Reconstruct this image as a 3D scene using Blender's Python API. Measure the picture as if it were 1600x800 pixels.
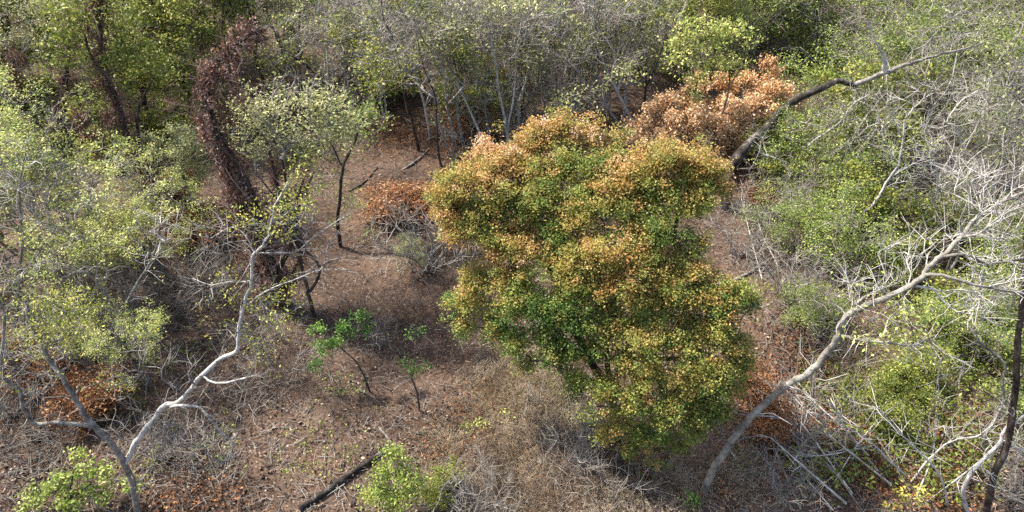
import bpy, math, random
import numpy as np
R = math.radians
for o in list(bpy.data.objects): bpy.data.objects.remove(o)
SC = bpy.context.scene; COL = SC.collection

# ---------------------------------------------------------------- camera, sky, sun, exposure
PITCH = R(38); FPX = 1081.0; CAMZ = 10.0
cam = bpy.data.cameras.new('camera'); co = bpy.data.objects.new('camera', cam); COL.objects.link(co)
co.location = (0, 0, CAMZ); co.rotation_euler = (R(90) - PITCH, 0, 0)
cam.sensor_width = 36; cam.lens = FPX / 1600 * 36; cam.clip_end = 3000; cam.clip_start = .1
SC.camera = co
SUN_EL, SUN_AZ = R(52), R(-62)          # azimuth measured from +Y (away from camera), negative = left
w = bpy.data.worlds.new('World'); SC.world = w; w.use_nodes = True
nt = w.node_tree; bg = nt.nodes['Background']; sky = nt.nodes.new('ShaderNodeTexSky')
sky.sky_type = 'NISHITA'; sky.sun_disc = False; sky.sun_elevation = SUN_EL; sky.sun_rotation = SUN_AZ
sky.air_density = 1.0; sky.dust_density = 3.0; sky.ozone_density = 1.0
nt.links.new(sky.outputs[0], bg.inputs[0]); bg.inputs[1].default_value = .15
sl = bpy.data.lights.new('sun', 'SUN'); sl.energy = 4.7; sl.angle = R(1.0); sl.color = (1, .95, .87)
so = bpy.data.objects.new('sun', sl); COL.objects.link(so)
so.rotation_euler = (R(90) - SUN_EL, 0, math.pi - SUN_AZ) ; so.location = (0, 0, 40)
SC.view_settings.view_transform = 'Standard'; SC.view_settings.look = 'None'
SC.view_settings.exposure = 1.15; SC.view_settings.gamma = 1; SC.view_settings.use_curve_mapping = False
cy = SC.cycles; cy.max_bounces = 5; cy.diffuse_bounces = 3; cy.glossy_bounces = 1; cy.transmission_bounces = 2; cy.transparent_max_bounces = 4
cy.use_denoising = False

# ---------------------------------------------------------------- projection helpers
def gh(x, y):
    x = np.asarray(x, float); y = np.asarray(y, float)
    h = .10*np.sin(x*.55+1.3)*np.cos(y*.43) + .06*np.sin(x*1.7+y*.9) + .03*np.sin(x*3.1-y*2.3+1)
    h = h + .45*np.exp(-((x-6.2)**2/2.0 + (y-10.6)**2/.9)) - .25*np.exp(-((x-6.0)**2/3.0 + (y-9.0)**2/1.2))
    h = h + .05*np.clip(y-14, 0, 12)*np.clip((x+2)/8, 0, 1)*.5
    return h
def ray(px, py):
    u = (px-800)/FPX; v = (400-py)/FPX
    return np.array([u, math.cos(PITCH)+v*math.sin(PITCH), -math.sin(PITCH)+v*math.cos(PITCH)])
def G(px, py):
    d = ray(px, py); z = 0.
    for _ in range(8):
        t = (z-CAMZ)/d[2]; p = np.array([0, 0, CAMZ])+d*t; z = float(gh(p[0], p[1]))
    p[2] = z; return p
def W(px, py, y):
    d = ray(px, py); t = y/d[1]
    return np.array([0, 0, CAMZ])+d*t

# ---------------------------------------------------------------- mesh helpers
def norm(a): return a/np.maximum(np.linalg.norm(a, axis=-1, keepdims=True), 1e-9)
class Geo:
    def __init__(s): s.v = []; s.f = []; s.t = []; s.n = 0
    def add(s, v, f, t=None):
        if len(v) == 0: return
        s.v.append(v); s.f.append(f+s.n); s.n += len(v)
        s.t.append(np.zeros(len(v)) if t is None else t)
    def tube(s, P, r, k=6, t=0.):
        P = np.asarray(P, float); r = np.asarray(r, float); m = len(P)
        if m < 2: return
        T = norm(np.gradient(P, axis=0))
        ref = np.array([0.3, .9, .2]) if abs(T[0] @ np.array([.3, .9, .2])) < .85 else np.array([1., 0, .1])
        A = norm(np.cross(T, ref)); B = np.cross(T, A)
        a = np.arange(k)*2*math.pi/k
        V = P[:, None]+r[:, None, None]*(np.cos(a)[None, :, None]*A[:, None]+np.sin(a)[None, :, None]*B[:, None])
        V = V.reshape(-1, 3)
        i = np.arange(m-1)[:, None]*k; j = np.arange(k)[None]; j2 = (j+1) % k
        F = np.stack([i+j, i+j2, i+k+j2, i+k+j], -1).reshape(-1, 4)
        s.add(V, F, np.full(len(V), t))
    def twigs(s, P0, D, L, r, rng, bend=.25, t=0.):
        # many thin 3-sided twigs at once, each bent in the middle
        n = len(P0)
        if n == 0: return np.zeros((0, 3)), np.zeros((0, 3))
        D = norm(D); ref = norm(rng.normal(size=(n, 3))); A = norm(np.cross(D, ref)); B = np.cross(D, A)
        L = np.broadcast_to(L, (n,))[:, None]; r = np.broadcast_to(r, (n,))[:, None]
        M = P0+D*L*.5+A*L*bend*rng.uniform(-.6, .6, (n, 1)); E = P0+D*L+B*L*bend*rng.uniform(-.7, .7, (n, 1))
        V = []
        for C, q in ((P0, 1.), (M, .75), (E, .35)):
            for a in (0, 2.094, 4.189): V.append(C+q*r*(math.cos(a)*A+math.sin(a)*B))
        V = np.stack(V, 1)
        b = np.array([[0, 1, 4, 3], [1, 2, 5, 4], [2, 0, 3, 5], [3, 4, 7, 6], [4, 5, 8, 7], [5, 3, 6, 8]])
        F = (np.arange(n)[:, None, None]*9+b[None]).reshape(-1, 4)
        s.add(V.reshape(-1, 3), F, np.full(n*9, t)); return M, E
    def leaves(s, C, size, rng, up=.8, t=None, aspect=.5, droop=0.):
        n = len(C)
        if n == 0: return
        size = np.broadcast_to(size, (n,))[:, None]*rng.uniform(.6, 1.35, (n, 1))
        N = norm(rng.normal(size=(n, 3))*1.0+np.array([0, 0, up])); X = norm(np.cross(N, rng.normal(size=(n, 3))))
        X = norm(X-np.array([0, 0, droop])); Y = np.cross(N, X)
        a = size*.5; b = size*aspect*.5; fold = size*rng.uniform(-.05, .18, (n, 1))
        V = np.stack([C-X*a, C+Y*b+N*fold, C+X*a-N*fold*.6, C-Y*b+N*fold], 1).reshape(-1, 3)
        F = np.arange(n*4).reshape(n, 4)
        s.add(V, F, np.repeat(np.zeros(n) if t is None else np.broadcast_to(t, (n,)), 4))
    def mesh(s, name, mat, org=(0, 0, 0), smooth=False):
        V = np.concatenate(s.v)-np.asarray(org); F = np.concatenate(s.f).astype(np.int32); T = np.concatenate(s.t)
        me = bpy.data.meshes.new(name); me.vertices.add(len(V)); me.vertices.foreach_set('co', V.astype(np.float32).ravel())
        me.loops.add(F.size); me.loops.foreach_set('vertex_index', F.ravel())
        me.polygons.add(len(F)); me.polygons.foreach_set('loop_start', np.arange(len(F), dtype=np.int32)*4)
        if smooth: me.polygons.foreach_set('use_smooth', np.ones(len(F), bool))
        at = me.attributes.new('tint', 'FLOAT', 'POINT'); at.data.foreach_set('value', T.astype(np.float32))
        me.update(calc_edges=True); me.materials.append(mat); return me
def part(name, geo, mat, parent, org, smooth=False, label=None):
    o = bpy.data.objects.new(name, geo.mesh(name, mat, org, smooth)); COL.objects.link(o)
    if parent: o.parent = parent
    else: o.location = org
    if label: o['label'] = label
    return o
def thing(name, label, cat, loc, group=None):
    o = bpy.data.objects.new(name, None); COL.objects.link(o); o.empty_display_size = .2
    o.location = tuple(float(c) for c in loc); o['label'] = label; o['category'] = cat
    if group: o['group'] = group
    return o
def tag(o, label=None, cat=None, kind=None, group=None):
    for k, v in (('label', label), ('category', cat), ('kind', kind), ('group', group)):
        if v: o[k] = v
    return o

# ---------------------------------------------------------------- materials
def nm(name):
    m = bpy.data.materials.new(name); m.use_nodes = True; return m, m.node_tree, m.node_tree.nodes, m.node_tree.links
def ramp(ns, stops, interp='LINEAR'):
    r = ns.new('ShaderNodeValToRGB'); r.color_ramp.interpolation = interp; e = r.color_ramp.elements
    while len(e) < len(stops): e.new(.5)
    for q, (p, c) in zip(e, stops): q.position = p; q.color = (*c, 1)
    return r
def leafmat(name, stops, trans=.35, jit=.35, rough=.5, patch=1.2):
    # stops: colour by tint (a property of the leaves: age, dryness), plus a random offset per leaf and per branch patch
    m, t, ns, L = nm(name); b = ns['Principled BSDF']; out = ns['Material Output']
    at = ns.new('ShaderNodeAttribute'); at.attribute_name = 'tint'
    geo = ns.new('ShaderNodeNewGeometry'); tc = ns.new('ShaderNodeTexCoord')
    no = ns.new('ShaderNodeTexNoise'); no.inputs['Scale'].default_value = patch; L.new(tc.outputs['Object'], no.inputs['Vector'])
    m1 = ns.new('ShaderNodeMath'); m1.operation = 'MULTIPLY_ADD'; L.new(geo.outputs['Random Per Island'], m1.inputs[0]); m1.inputs[1].default_value = jit
    L.new(at.outputs['Fac'], m1.inputs[2])
    m2 = ns.new('ShaderNodeMath'); m2.operation = 'MULTIPLY_ADD'; L.new(no.outputs[0], m2.inputs[0]); m2.inputs[1].default_value = jit*1.2; L.new(m1.outputs[0], m2.inputs[2])
    m3 = ns.new('ShaderNodeMath'); m3.operation = 'SUBTRACT'; L.new(m2.outputs[0], m3.inputs[0]); m3.inputs[1].default_value = jit*1.1; m3.use_clamp = True
    r = ramp(ns, stops); L.new(m3.outputs[0], r.inputs[0])
    wn = ns.new('ShaderNodeTexWhiteNoise'); wn.noise_dimensions = '1D'; L.new(geo.outputs['Random Per Island'], wn.inputs['W'])
    hs = ns.new('ShaderNodeHueSaturation'); mr = ns.new('ShaderNodeMapRange'); L.new(wn.outputs[0], mr.inputs[0]); mr.inputs[3].default_value = .6; mr.inputs[4].default_value = 1.4
    L.new(mr.outputs[0], hs.inputs['Value']); L.new(r.outputs[0], hs.inputs['Color'])
    L.new(hs.outputs[0], b.inputs['Base Color']); b.inputs['Roughness'].default_value = rough; b.inputs['Specular IOR Level'].default_value = .35
    tr = ns.new('ShaderNodeBsdfTranslucent'); L.new(hs.outputs[0], tr.inputs[0]); mx = ns.new('ShaderNodeMixShader'); mx.inputs[0].default_value = trans
    L.new(b.outputs[0], mx.inputs[1]); L.new(tr.outputs[0], mx.inputs[2]); L.new(mx.outputs[0], out.inputs[0]); return m
def bark(name, stops, scale=7., rough=.9):
    m, t, ns, L = nm(name); b = ns['Principled BSDF']; tc = ns.new('ShaderNodeTexCoord')
    no = ns.new('ShaderNodeTexNoise'); no.inputs['Scale'].default_value = scale; no.inputs['Detail'].default_value = 5; no.inputs['Roughness'].default_value = .7
    L.new(tc.outputs['Object'], no.inputs['Vector']); r = ramp(ns, stops); L.new(no.outputs[0], r.inputs[0]); 
    vo = ns.new('ShaderNodeTexVoronoi'); vo.feature = 'DISTANCE_TO_EDGE'; mp = ns.new('ShaderNodeMapping'); mp.inputs['Scale'].default_value = (14, 14, 4); L.new(tc.outputs['Object'], mp.inputs[0]); L.new(mp.outputs[0], vo.inputs['Vector'])
    cr = ramp(ns, [(0, (.35, .33, .31)), (.12, (1, 1, 1))]); L.new(vo.outputs['Distance'], cr.inputs[0])
    mm = ns.new('ShaderNodeMix'); mm.data_type = 'RGBA'; mm.blend_type = 'MULTIPLY'; mm.inputs[0].default_value = .85; L.new(r.outputs[0], mm.inputs[6]); L.new(cr.outputs[0], mm.inputs[7]); L.new(mm.outputs[2], b.inputs['Base Color'])
    n2 = ns.new('ShaderNodeTexNoise'); n2.inputs['Scale'].default_value = 45; n2.inputs['Detail'].default_value = 3; L.new(tc.outputs['Object'], n2.inputs['Vector'])
    bp = ns.new('ShaderNodeBump'); bp.inputs['Strength'].default_value = .5; bp.inputs['Distance'].default_value = .02; L.new(n2.outputs[0], bp.inputs['Height']); L.new(bp.outputs[0], b.inputs['Normal'])
    b.inputs['Roughness'].default_value = rough; b.inputs['Specular IOR Level'].default_value = .2; return m
M = {}
M['pale'] = bark('pale_bark', [(.32, (.17, .15, .13)), (.42, (.42, .395, .35)), (.58, (.62, .59, .54))])
M['grey'] = bark('grey_bark', [(.34, (.09, .08, .068)), (.47, (.21, .19, .165)), (.62, (.36, .33, .29))])
M['twig'] = bark('grey_twig', [(.3, (.15, .13, .11)), (.5, (.3, .27, .235)), (.7, (.46, .42, .37))], 2.)
M['browntwig'] = bark('brown_twig', [(.3, (.07, .045, .035)), (.5, (.17, .12, .095)), (.7, (.3, .24, .2))], 2.)
M['straw'] = bark('straw', [(.3, (.2, .14, .085)), (.5, (.42, .33, .22)), (.7, (.6, .5, .37))], 2.)
M['dark'] = bark('dark_bark', [(.35, (.02, .015, .012)), (.5, (.06, .045, .035)), (.68, (.15, .12, .1))])
M['darklog'] = bark('charred_log', [(.35, (.015, .012, .01)), (.52, (.05, .042, .035)), (.64, (.22, .19, .165))], 5.)
M['olive'] = leafmat('olive_leaves', [(0, (.055, .085, .016)), (.4, (.14, .18, .03)), (.75, (.27, .3, .055)), (1, (.42, .39, .08))])
M['lime'] = leafmat('lime_leaves', [(0, (.1, .17, .028)), (.4, (.24, .32, .06)), (.75, (.42, .46, .11)), (1, (.58, .56, .2))])
M['greygreen'] = leafmat('grey_green_leaves', [(0, (.1, .12, .05)), (.4, (.23, .26, .09)), (.75, (.38, .39, .15)), (1, (.52, .5, .24))])
M['green'] = leafmat('fresh_green_leaves', [(0, (.035, .09, .014)), (.4, (.09, .2, .028)), (.75, (.2, .36, .05)), (1, (.38, .48, .1))])
M['yellow'] = leafmat('yellowing_leaves', [(0, (.16, .2, .04)), (.4, (.32, .36, .07)), (.75, (.5, .48, .1)), (1, (.6, .52, .09))])
M['autumn'] = leafmat('turning_leaves', [(0, (.075, .14, .03)), (.2, (.16, .235, .047)), (.36, (.3, .32, .075)), (.52, (.41, .32, .085)), (.68, (.53, .3, .095)), (.85, (.66, .42, .22)), (1, (.72, .55, .42))], .42, .12)
M['peach'] = leafmat('dry_peach_leaves', [(0, (.24, .1, .04)), (.4, (.5, .25, .09)), (.75, (.66, .39, .17)), (1, (.72, .53, .33))], .25, .5, .7)
M['rust'] = leafmat('rust_leaves', [(0, (.09, .038, .017)), (.4, (.25, .105, .04)), (.75, (.4, .185, .07)), (1, (.5, .32, .17))], .25, .5, .7)
M['vine'] = leafmat('dead_vine_leaves', [(0, (.07, .03, .021)), (.4, (.19, .085, .056)), (.75, (.3, .16, .11)), (1, (.45, .33, .27))], .2, .5, .7)
M['litter'] = leafmat('fallen_leaves', [(0, (.03, .02, .016)), (.35, (.075, .048, .035)), (.6, (.17, .115, .078)), (.8, (.27, .195, .135)), (1, (.42, .34, .25))], .1, 1., .8, .7)

def ground_mat():
    m, t, ns, L = nm('forest_soil'); b = ns['Principled BSDF']; tc = ns.new('ShaderNodeTexCoord')
    def noise(s, d=4, r=.6):
        n = ns.new('ShaderNodeTexNoise'); n.inputs['Scale'].default_value = s; n.inputs['Detail'].default_value = d; n.inputs['Roughness'].default_value = r
        L.new(tc.outputs['Object'], n.inputs['Vector']); return n
    n1 = noise(.45, 5, .65); r1 = ramp(ns, [(.3, (.046, .033, .025)), (.46, (.075, .051, .038)), (.58, (.11, .073, .051)), (.75, (.165, .122, .088))]); L.new(n1.outputs[0], r1.inputs[0])
    n2 = noise(9, 6, .75); r2 = ramp(ns, [(.32, (.45, .42, .42)), (.5, (1, 1, 1)), (.68, (1.6, 1.5, 1.4))]); L.new(n2.outputs[0], r2.inputs[0])
    mx = ns.new('ShaderNodeMix'); mx.data_type = 'RGBA'; mx.blend_type = 'MULTIPLY'; mx.inputs[0].default_value = 1
    L.new(r1.outputs[0], mx.inputs[6]); L.new(r2.outputs[0], mx.inputs[7])
    vo = ns.new('ShaderNodeTexVoronoi'); vo.inputs['Scale'].default_value = 22; L.new(tc.outputs['Object'], vo.inputs['Vector'])
    sp = ns.new('ShaderNodeSeparateColor'); L.new(vo.outputs['Color'], sp.inputs[0])
    g = ns.new('ShaderNodeMath'); g.operation = 'GREATER_THAN'; g.inputs[1].default_value = .72; L.new(sp.outputs[0], g.inputs[0])
    g2 = ns.new('ShaderNodeMath'); g2.operation = 'LESS_THAN'; g2.inputs[1].default_value = .42; L.new(vo.outputs['Distance'], g2.inputs[0])
    g3 = ns.new('ShaderNodeMath'); g3.operation = 'MULTIPLY'; L.new(g.outputs[0], g3.inputs[0]); L.new(g2.outputs[0], g3.inputs[1])
    g4 = ns.new('ShaderNodeMath'); g4.operation = 'MULTIPLY'; L.new(g3.outputs[0], g4.inputs[0]); g4.inputs[1].default_value = .75
    r3 = ramp(ns, [(.0, (.05, .032, .025)), (.5, (.14, .095, .07)), (1, (.27, .22, .18))]); L.new(sp.outputs[1], r3.inputs[0])
    m2 = ns.new('ShaderNodeMix'); m2.data_type = 'RGBA'; L.new(g4.outputs[0], m2.inputs[0]); L.new(mx.outputs[2], m2.inputs[6]); L.new(r3.outputs[0], m2.inputs[7])
    L.new(m2.outputs[2], b.inputs['Base Color'])
    bp = ns.new('ShaderNodeBump'); bp.inputs['Strength'].default_value = .8; bp.inputs['Distance'].default_value = .05; L.new(n2.outputs[0], bp.inputs['Height']); L.new(bp.outputs[0], b.inputs['Normal'])
    b.inputs['Roughness'].default_value = .95; b.inputs['Specular IOR Level'].default_value = .1; return m

# ---------------------------------------------------------------- ground
def ground():
    def axis(a, b, s, far):
        c = np.arange(a, b+s, s); e = s*1.35**np.arange(1, 40); e = np.cumsum(e); e = e[e < far]
        return np.concatenate([(a-e)[::-1], c, b+e])
    xs = axis(-22, 22, .22, 400); ys = axis(2, 34, .18, 400)
    X, Y = np.meshgrid(xs, ys); rng = np.random.default_rng(1)
    Z = gh(X, Y)+rng.normal(size=X.shape)*.012*((abs(X) < 23) & (Y > 1) & (Y < 35))
    V = np.stack([X, Y, Z], -1).reshape(-1, 3); nx = len(xs)
    i = np.arange(len(ys)-1)[:, None]*nx+np.arange(nx-1)[None]
    F = np.stack([i, i+1, i+1+nx, i+nx], -1).reshape(-1, 4)
    g = Geo(); g.add(V, F); o = part('ground', g, ground_mat(), None, (0, 0, 0), True); tag(o, kind='structure')
ground()

# ---------------------------------------------------------------- plant growth
def catmull(P, n=4):
    P = np.asarray(P, float)
    if len(P) < 3: return np.concatenate([P[0]+(P[1]-P[0])*np.linspace(0, 1, n+1)[:, None]])
    Q = np.concatenate([[2*P[0]-P[1]], P, [2*P[-1]-P[-2]]]); out = []
    t = np.linspace(0, 1, n, endpoint=False)[:, None]
    for i in range(1, len(Q)-2):
        a, b, c, d = Q[i-1:i+3]
        out.append(.5*((2*b)+(c-a)*t+(2*a-5*b+4*c-d)*t**2+(3*b-a-3*c+d)*t**3))
    return np.concatenate(out+[P[-1:]])
class Skel:
    """branch skeleton: traced limbs first, then every attractor is joined to the node that reaches it most cheaply"""
    def __init__(s): s.P = np.zeros((0, 3)); s.par = []; s.len = np.zeros(0); s.R = []; s.D = np.zeros((0, 3)); s.chains = []; s.main = []
    def _add(s, pts, parent, radii=None):
        ids = []; L0 = s.len[parent] if parent >= 0 else 0.; prev = s.P[parent] if parent >= 0 else pts[0]
        Ls = []; Ds = []
        for k, p in enumerate(pts):
            d = p-prev; L0 = L0+float(np.linalg.norm(d)); Ls.append(L0); Ds.append(d); prev = p
        Ds = np.array(Ds); 
        if parent < 0 and len(Ds) > 1: Ds[0] = Ds[1]
        n0 = len(s.P); ids = list(range(n0, n0+len(pts)))
        s.P = np.vstack([s.P, pts]); s.len = np.append(s.len, Ls); s.D = np.vstack([s.D, norm(Ds)])
        s.par += [parent]+ids[:-1]; s.R += list(radii) if radii is not None else [0.]*len(pts)
        return ids
    def limb(s, pts, r0, r1, n=4):
        P = catmull(pts, n); kr = np.random.default_rng(int(abs(P.sum())*1000) % 99991); P[1:-1] += kr.normal(size=P[1:-1].shape)*min(.012, r0*.15); rad = np.linspace(r0, r1, len(P))
        if len(s.P) == 0: ids = s._add(P, -1, rad); s.main.append(ids); return
        q = int(np.argmin(np.linalg.norm(s.P-P[0], axis=1))); ids = s._add(P[1:], q, rad[1:]); s.main.append([q]+ids)
    def grow(s, A, rng, seg=.22, wig=.05, balance=.35, up=0.):
        root = s.P[0]; A = A[np.argsort(np.linalg.norm(A-root, axis=1)+rng.uniform(0, .5, len(A)))]
        for a in A:
            d = np.linalg.norm(s.P-a, axis=1); q = int(np.argmin(d+balance*s.len)); D = d[q]
            if D < .04: continue
            n = max(2, int(D/seg)); p = s.P[q]; c = p+s.D[q]*D*.4+np.array([0, 0, up*D])+rng.normal(size=3)*D*.08
            t = (np.arange(1, n+1)/n)[:, None]; B = (1-t)**2*p+2*t*(1-t)*c+t*t*a; B[:-1] += rng.normal(size=(n-1, 3))*wig*min(1, D)
            s.chains.append([q]+s._add(B, q))
    def radii(s, tip=.005, power=.45, cap=9.):
        n = len(s.P); c = np.zeros(n); par = np.array(s.par); kids = np.bincount(par[par >= 0], minlength=n)
        c[kids == 0] = 1
        for i in range(n-1, 0, -1): c[par[i]] += c[i]
        r = tip*c**power; r = np.minimum(r, cap); R0 = np.array(s.R); return np.where(R0 > 0, R0, r), kids
def blob(c, r, n, rng, flat=.7, shell=.5):
    d = norm(rng.normal(size=(n, 3))); q = rng.uniform(shell, 1, (n, 1)); return np.asarray(c)+d*q*r*np.array([1, 1, flat])
def skin(sk, tip, power, cap, rng, kmain=8, lump=.03):
    r, kids = sk.radii(tip, power, cap); gm = Geo(); gb = Geo()
    for n, ids in enumerate(sk.main):
        rr = r[ids].copy()
        if n: rr[0] = rr[1] if len(rr) > 1 else rr[0]
        rr = rr*(1+rng.normal(size=len(rr))*lump); gm.tube(sk.P[ids], rr, kmain if n == 0 else 6)
    for ids in sk.chains:
        rr = r[ids].copy(); rr[0] = rr[1]; gb.tube(sk.P[ids], rr, 5 if rr[0] > .015 else 3)
    return gm, gb, r, kids
def tips(sk, kids, r, maxr=.02):
    return np.array([i for i in range(len(sk.P)) if kids[i] <= 1 and r[i] < maxr and i > 3], int)
def foliage(g, T, D, rng, per, spread, size, up=.8, tint=0., tj=.25, aspect=.45, flat=.5, zr=None):
    n = len(T); C = np.repeat(T, per, 0)+rng.normal(size=(n*per, 3))*spread*np.array([1, 1, flat])
    tt = np.clip(tint+np.repeat(rng.normal(size=n)*tj, per), 0, 1); g.leaves(C, size, rng, up, tt, aspect)
def plant(name, label, cat, base, limbs, attract, rng, barkm='grey', leafm=None, tip=.005, power=.45, cap=.12, seg=.22, wig=.05,
          balance=.35, up=0., twig=0, twl=.3, twr=.004, twm=None, per=4, spread=.09, lsize=.07, tint=.4, tj=.25, lup=.8, aspect=.45, flat=.5,
          group=None, cover=1., leaffrac=1., extra=None, split=False, trunkname='trunk', limbmats={}):
    """base: world xyz; limbs: [(points, r0, r1)], first is the trunk"""
    sk = Skel()
    for P, r0, r1 in limbs: sk.limb(P, r0, r1)
    if attract is not None and len(attract): sk.grow(attract, rng, seg, wig, balance, up)
    gm, gb, r, kids = skin(sk, tip, power, cap, rng)
    root = thing(name, label, cat, base, group)
    if split:
        for n, ids in enumerate(sk.main):
            g = Geo(); rr = r[ids].copy()
            if n: rr[0] = rr[1]
            rr = rr*(1+rng.normal(size=len(rr))*.025); g.tube(sk.P[ids], rr, 10 if n == 0 else 7)
            part(trunkname if n == 0 else 'limb', g, M[limbmats.get(n, barkm)], root, base, True)
    else: part(trunkname, gm, M[barkm], root, base, True)
    if split:
        J = np.array([i for ids in sk.main for i in ids[2:] if rng.uniform() < .4]); 
        if len(J): gb.twigs(sk.P[J], norm(sk.D[J]*.5+norm(rng.normal(size=(len(J), 3)))), rng.uniform(.08, .55, len(J))*(r[J] < .07)+.06, np.minimum(.009, r[J]*.4), rng, .35)
    t = tips(sk, kids, r); T = sk.P[t]; D = sk.D[t]
    if twig and len(t):
        k = twig; P0 = np.repeat(T, k, 0); DD = norm(np.repeat(D, k, 0)+rng.normal(size=(len(P0), 3))*.75+np.array([0, 0, .1]))
        Lk = twl*rng.uniform(.4, 1.3, len(P0)); Mi, E = gb.twigs(P0, DD, Lk, twr, rng)
        T = np.concatenate([Mi, E]); 
    if gb.n: part('crown', gb, M[twm or barkm], root, base, True)
    if leafm:
        if leaffrac < 1:      # leaves only on some boughs
            ph = rng.uniform(0, 6.28, 3); q = np.sin(T[:, 0]*2.3+ph[0])+np.sin(T[:, 1]*2.1+ph[1])+np.sin(T[:, 2]*2.7+ph[2])+rng.normal(size=len(T))*.5
            T = T[q > np.quantile(q, 1-leaffrac)]
        gl = Geo(); foliage(gl, T, None, rng, per, spread, lsize, lup, tint, tj, aspect, flat)
        if extra: extra(gl)
        if gl.n: part('foliage', gl, M[leafm], root, base)
    return root
def copy_tree(o, loc, rz, sc, label, sz=None):
    c = o.copy(); COL.objects.link(c); c.location = tuple(float(q) for q in loc); c.rotation_euler = (0, 0, rz); c.scale = (sc, sc, sz or sc); c['label'] = label
    for ch in list(o.children):
        d = ch.copy(); COL.objects.link(d); d.parent = c
    return c

# ---------------------------------------------------------------- procedural prototypes (built at the origin, then moved to the first place they stand)
def stems(rng, n, H, spread, r, lean=.25, fork=True):
    out = []
    for k in range(n):
        a = rng.uniform(0, 6.28); b = np.array([math.cos(a), math.sin(a), 0])
        p0 = b*(.08*n*.4 if k else 0); p0[2] = -.15 if k == 0 else 0.02
        h = H*rng.uniform(.55, .8); s = spread*rng.uniform(.4, 1)*lean*2
        pts = [p0]+[b*s*q**1.2+rng.normal(size=3)*np.array([.09, .09, 0])*H/5+np.array([0, 0, h*q]) for q in (.25, .5, .75, 1)]
        out.append((pts, r*rng.uniform(.8, 1.1), r*.35))
    return out
def crown(rng, H, Wd, lo, ncl, per, rc, flat=.65):
    A = []
    for _ in range(ncl):
        a = rng.uniform(0, 6.28); q = math.sqrt(rng.uniform(0, 1)); z = rng.uniform(lo, 1); wz = Wd*.5*(1-.55*((z-.62)/.5)**2)
        c = np.array([math.cos(a)*q*wz, math.sin(a)*q*wz, H*z]); A.append(blob(c, rc*rng.uniform(.6, 1.3), per, rng, flat))
    A = np.concatenate(A); A[:, 2] = np.maximum(A[:, 2], .12); return A
SPEC = {}
def proto(kind, seed):
    rng = np.random.default_rng(seed); O = np.zeros(3)
    z = dict(name='tree', cat='tree', H=5, W=4, ns=1, r=.07, lean=.25, lo=.4, ncl=26, per=9, rc=.5, kw={})
    z.update(SPEC[kind]); st = stems(rng, z['ns'], z['H'], z['W']*.5, z['r'], z['lean'])
    A = crown(rng, z['H'], z['W'], z['lo'], z['ncl'], z['per'], z['rc'])
    kw = dict(z['kw']); kw['lsize'] = kw.get('lsize', .07)*rng.choice([.8, 1, 1.3]); kw['tint'] = kw.get('tint', .5)+rng.uniform(-.12, .12)
    root = plant(z['name'], '', z['cat'], O, st, A, rng, group=z['group'], **kw)
    return root
SPEC['wispy'] = dict(name='wispy_tree', H=4.6, W=4.2, ns=3, r=.045, lo=.35, ncl=30, per=7, rc=.5, group='thin trees with sparse yellow green leaves',
    kw=dict(barkm='grey', twm='twig', leafm='lime', tip=.0085, power=.38, twig=2, twl=.42, twr=.007, per=12, spread=.085, lsize=.07, tint=.78, leaffrac=.42, lup=1.6))
SPEC['olive'] = dict(name='leafy_tree', H=5.4, W=4.6, ns=2, r=.09, lo=.2, ncl=50, per=7, rc=.55, group='olive green leafy trees of the wood',
    kw=dict(barkm='dark', twm='browntwig', leafm='olive', tip=.006, twig=2, twl=.3, twr=.006, per=11, spread=.14, lsize=.09, tint=.62, leaffrac=.62, lup=1.5))
SPEC['bare'] = dict(name='bare_tree', H=5.0, W=4.0, ns=3, r=.05, lo=.3, ncl=24, per=6, rc=.6, group='leafless grey trees of the wood',
    kw=dict(barkm='pale', twm='twig', leafm='greygreen', tip=.0095, power=.42, twig=2, twl=.5, twr=.0075, per=6, spread=.13, lsize=.085, tint=.45, leaffrac=.14, wig=.09))
SPEC['pole'] = dict(name='slender_tree', H=6.2, W=2.6, ns=2, r=.06, lean=.35, lo=.5, ncl=18, per=6, rc=.5, group='slender pale stemmed trees',
    kw=dict(barkm='pale', twm='twig', leafm='olive', tip=.008, power=.42, twig=2, twl=.5, twr=.007, per=7, spread=.14, lsize=.095, tint=.6, leaffrac=.25, lup=1.5))
SPEC['greyleaf'] = dict(name='grey_leaved_tree', H=4.6, W=3.8, ns=3, r=.06, lo=.3, ncl=40, per=7, rc=.5, group='dusty grey green trees',
    kw=dict(barkm='dark', twm='twig', leafm='greygreen', tip=.006, twig=2, twl=.35, twr=.006, per=9, spread=.12, lsize=.08, tint=.55, leaffrac=.62, lup=1.5))
SPEC['shrub'] = dict(name='green_shrub', cat='shrub', H=2.2, W=3.0, ns=5, r=.025, lean=.45, lo=.1, ncl=24, per=6, rc=.45, group='yellow green shrubs on the slope',
    kw=dict(barkm='grey', twm='twig', leafm='lime', tip=.0065, power=.42, twig=2, twl=.42, twr=.006, per=10, spread=.1, lsize=.075, tint=.48, leaffrac=.55, seg=.15, wig=.07, lup=1.5))
SPEC['darkshrub'] = dict(name='green_shrub', cat='shrub', H=1.8, W=2.6, ns=5, r=.02, lean=.45, lo=.1, ncl=24, per=6, rc=.42, group='mid green shrubs of the wood',
    kw=dict(barkm='dark', twm='browntwig', leafm='olive', tip=.005, twig=2, twl=.25, twr=.005, per=10, spread=.1, lsize=.075, tint=.5, leaffrac=.62, seg=.15, lup=1.4))
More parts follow.
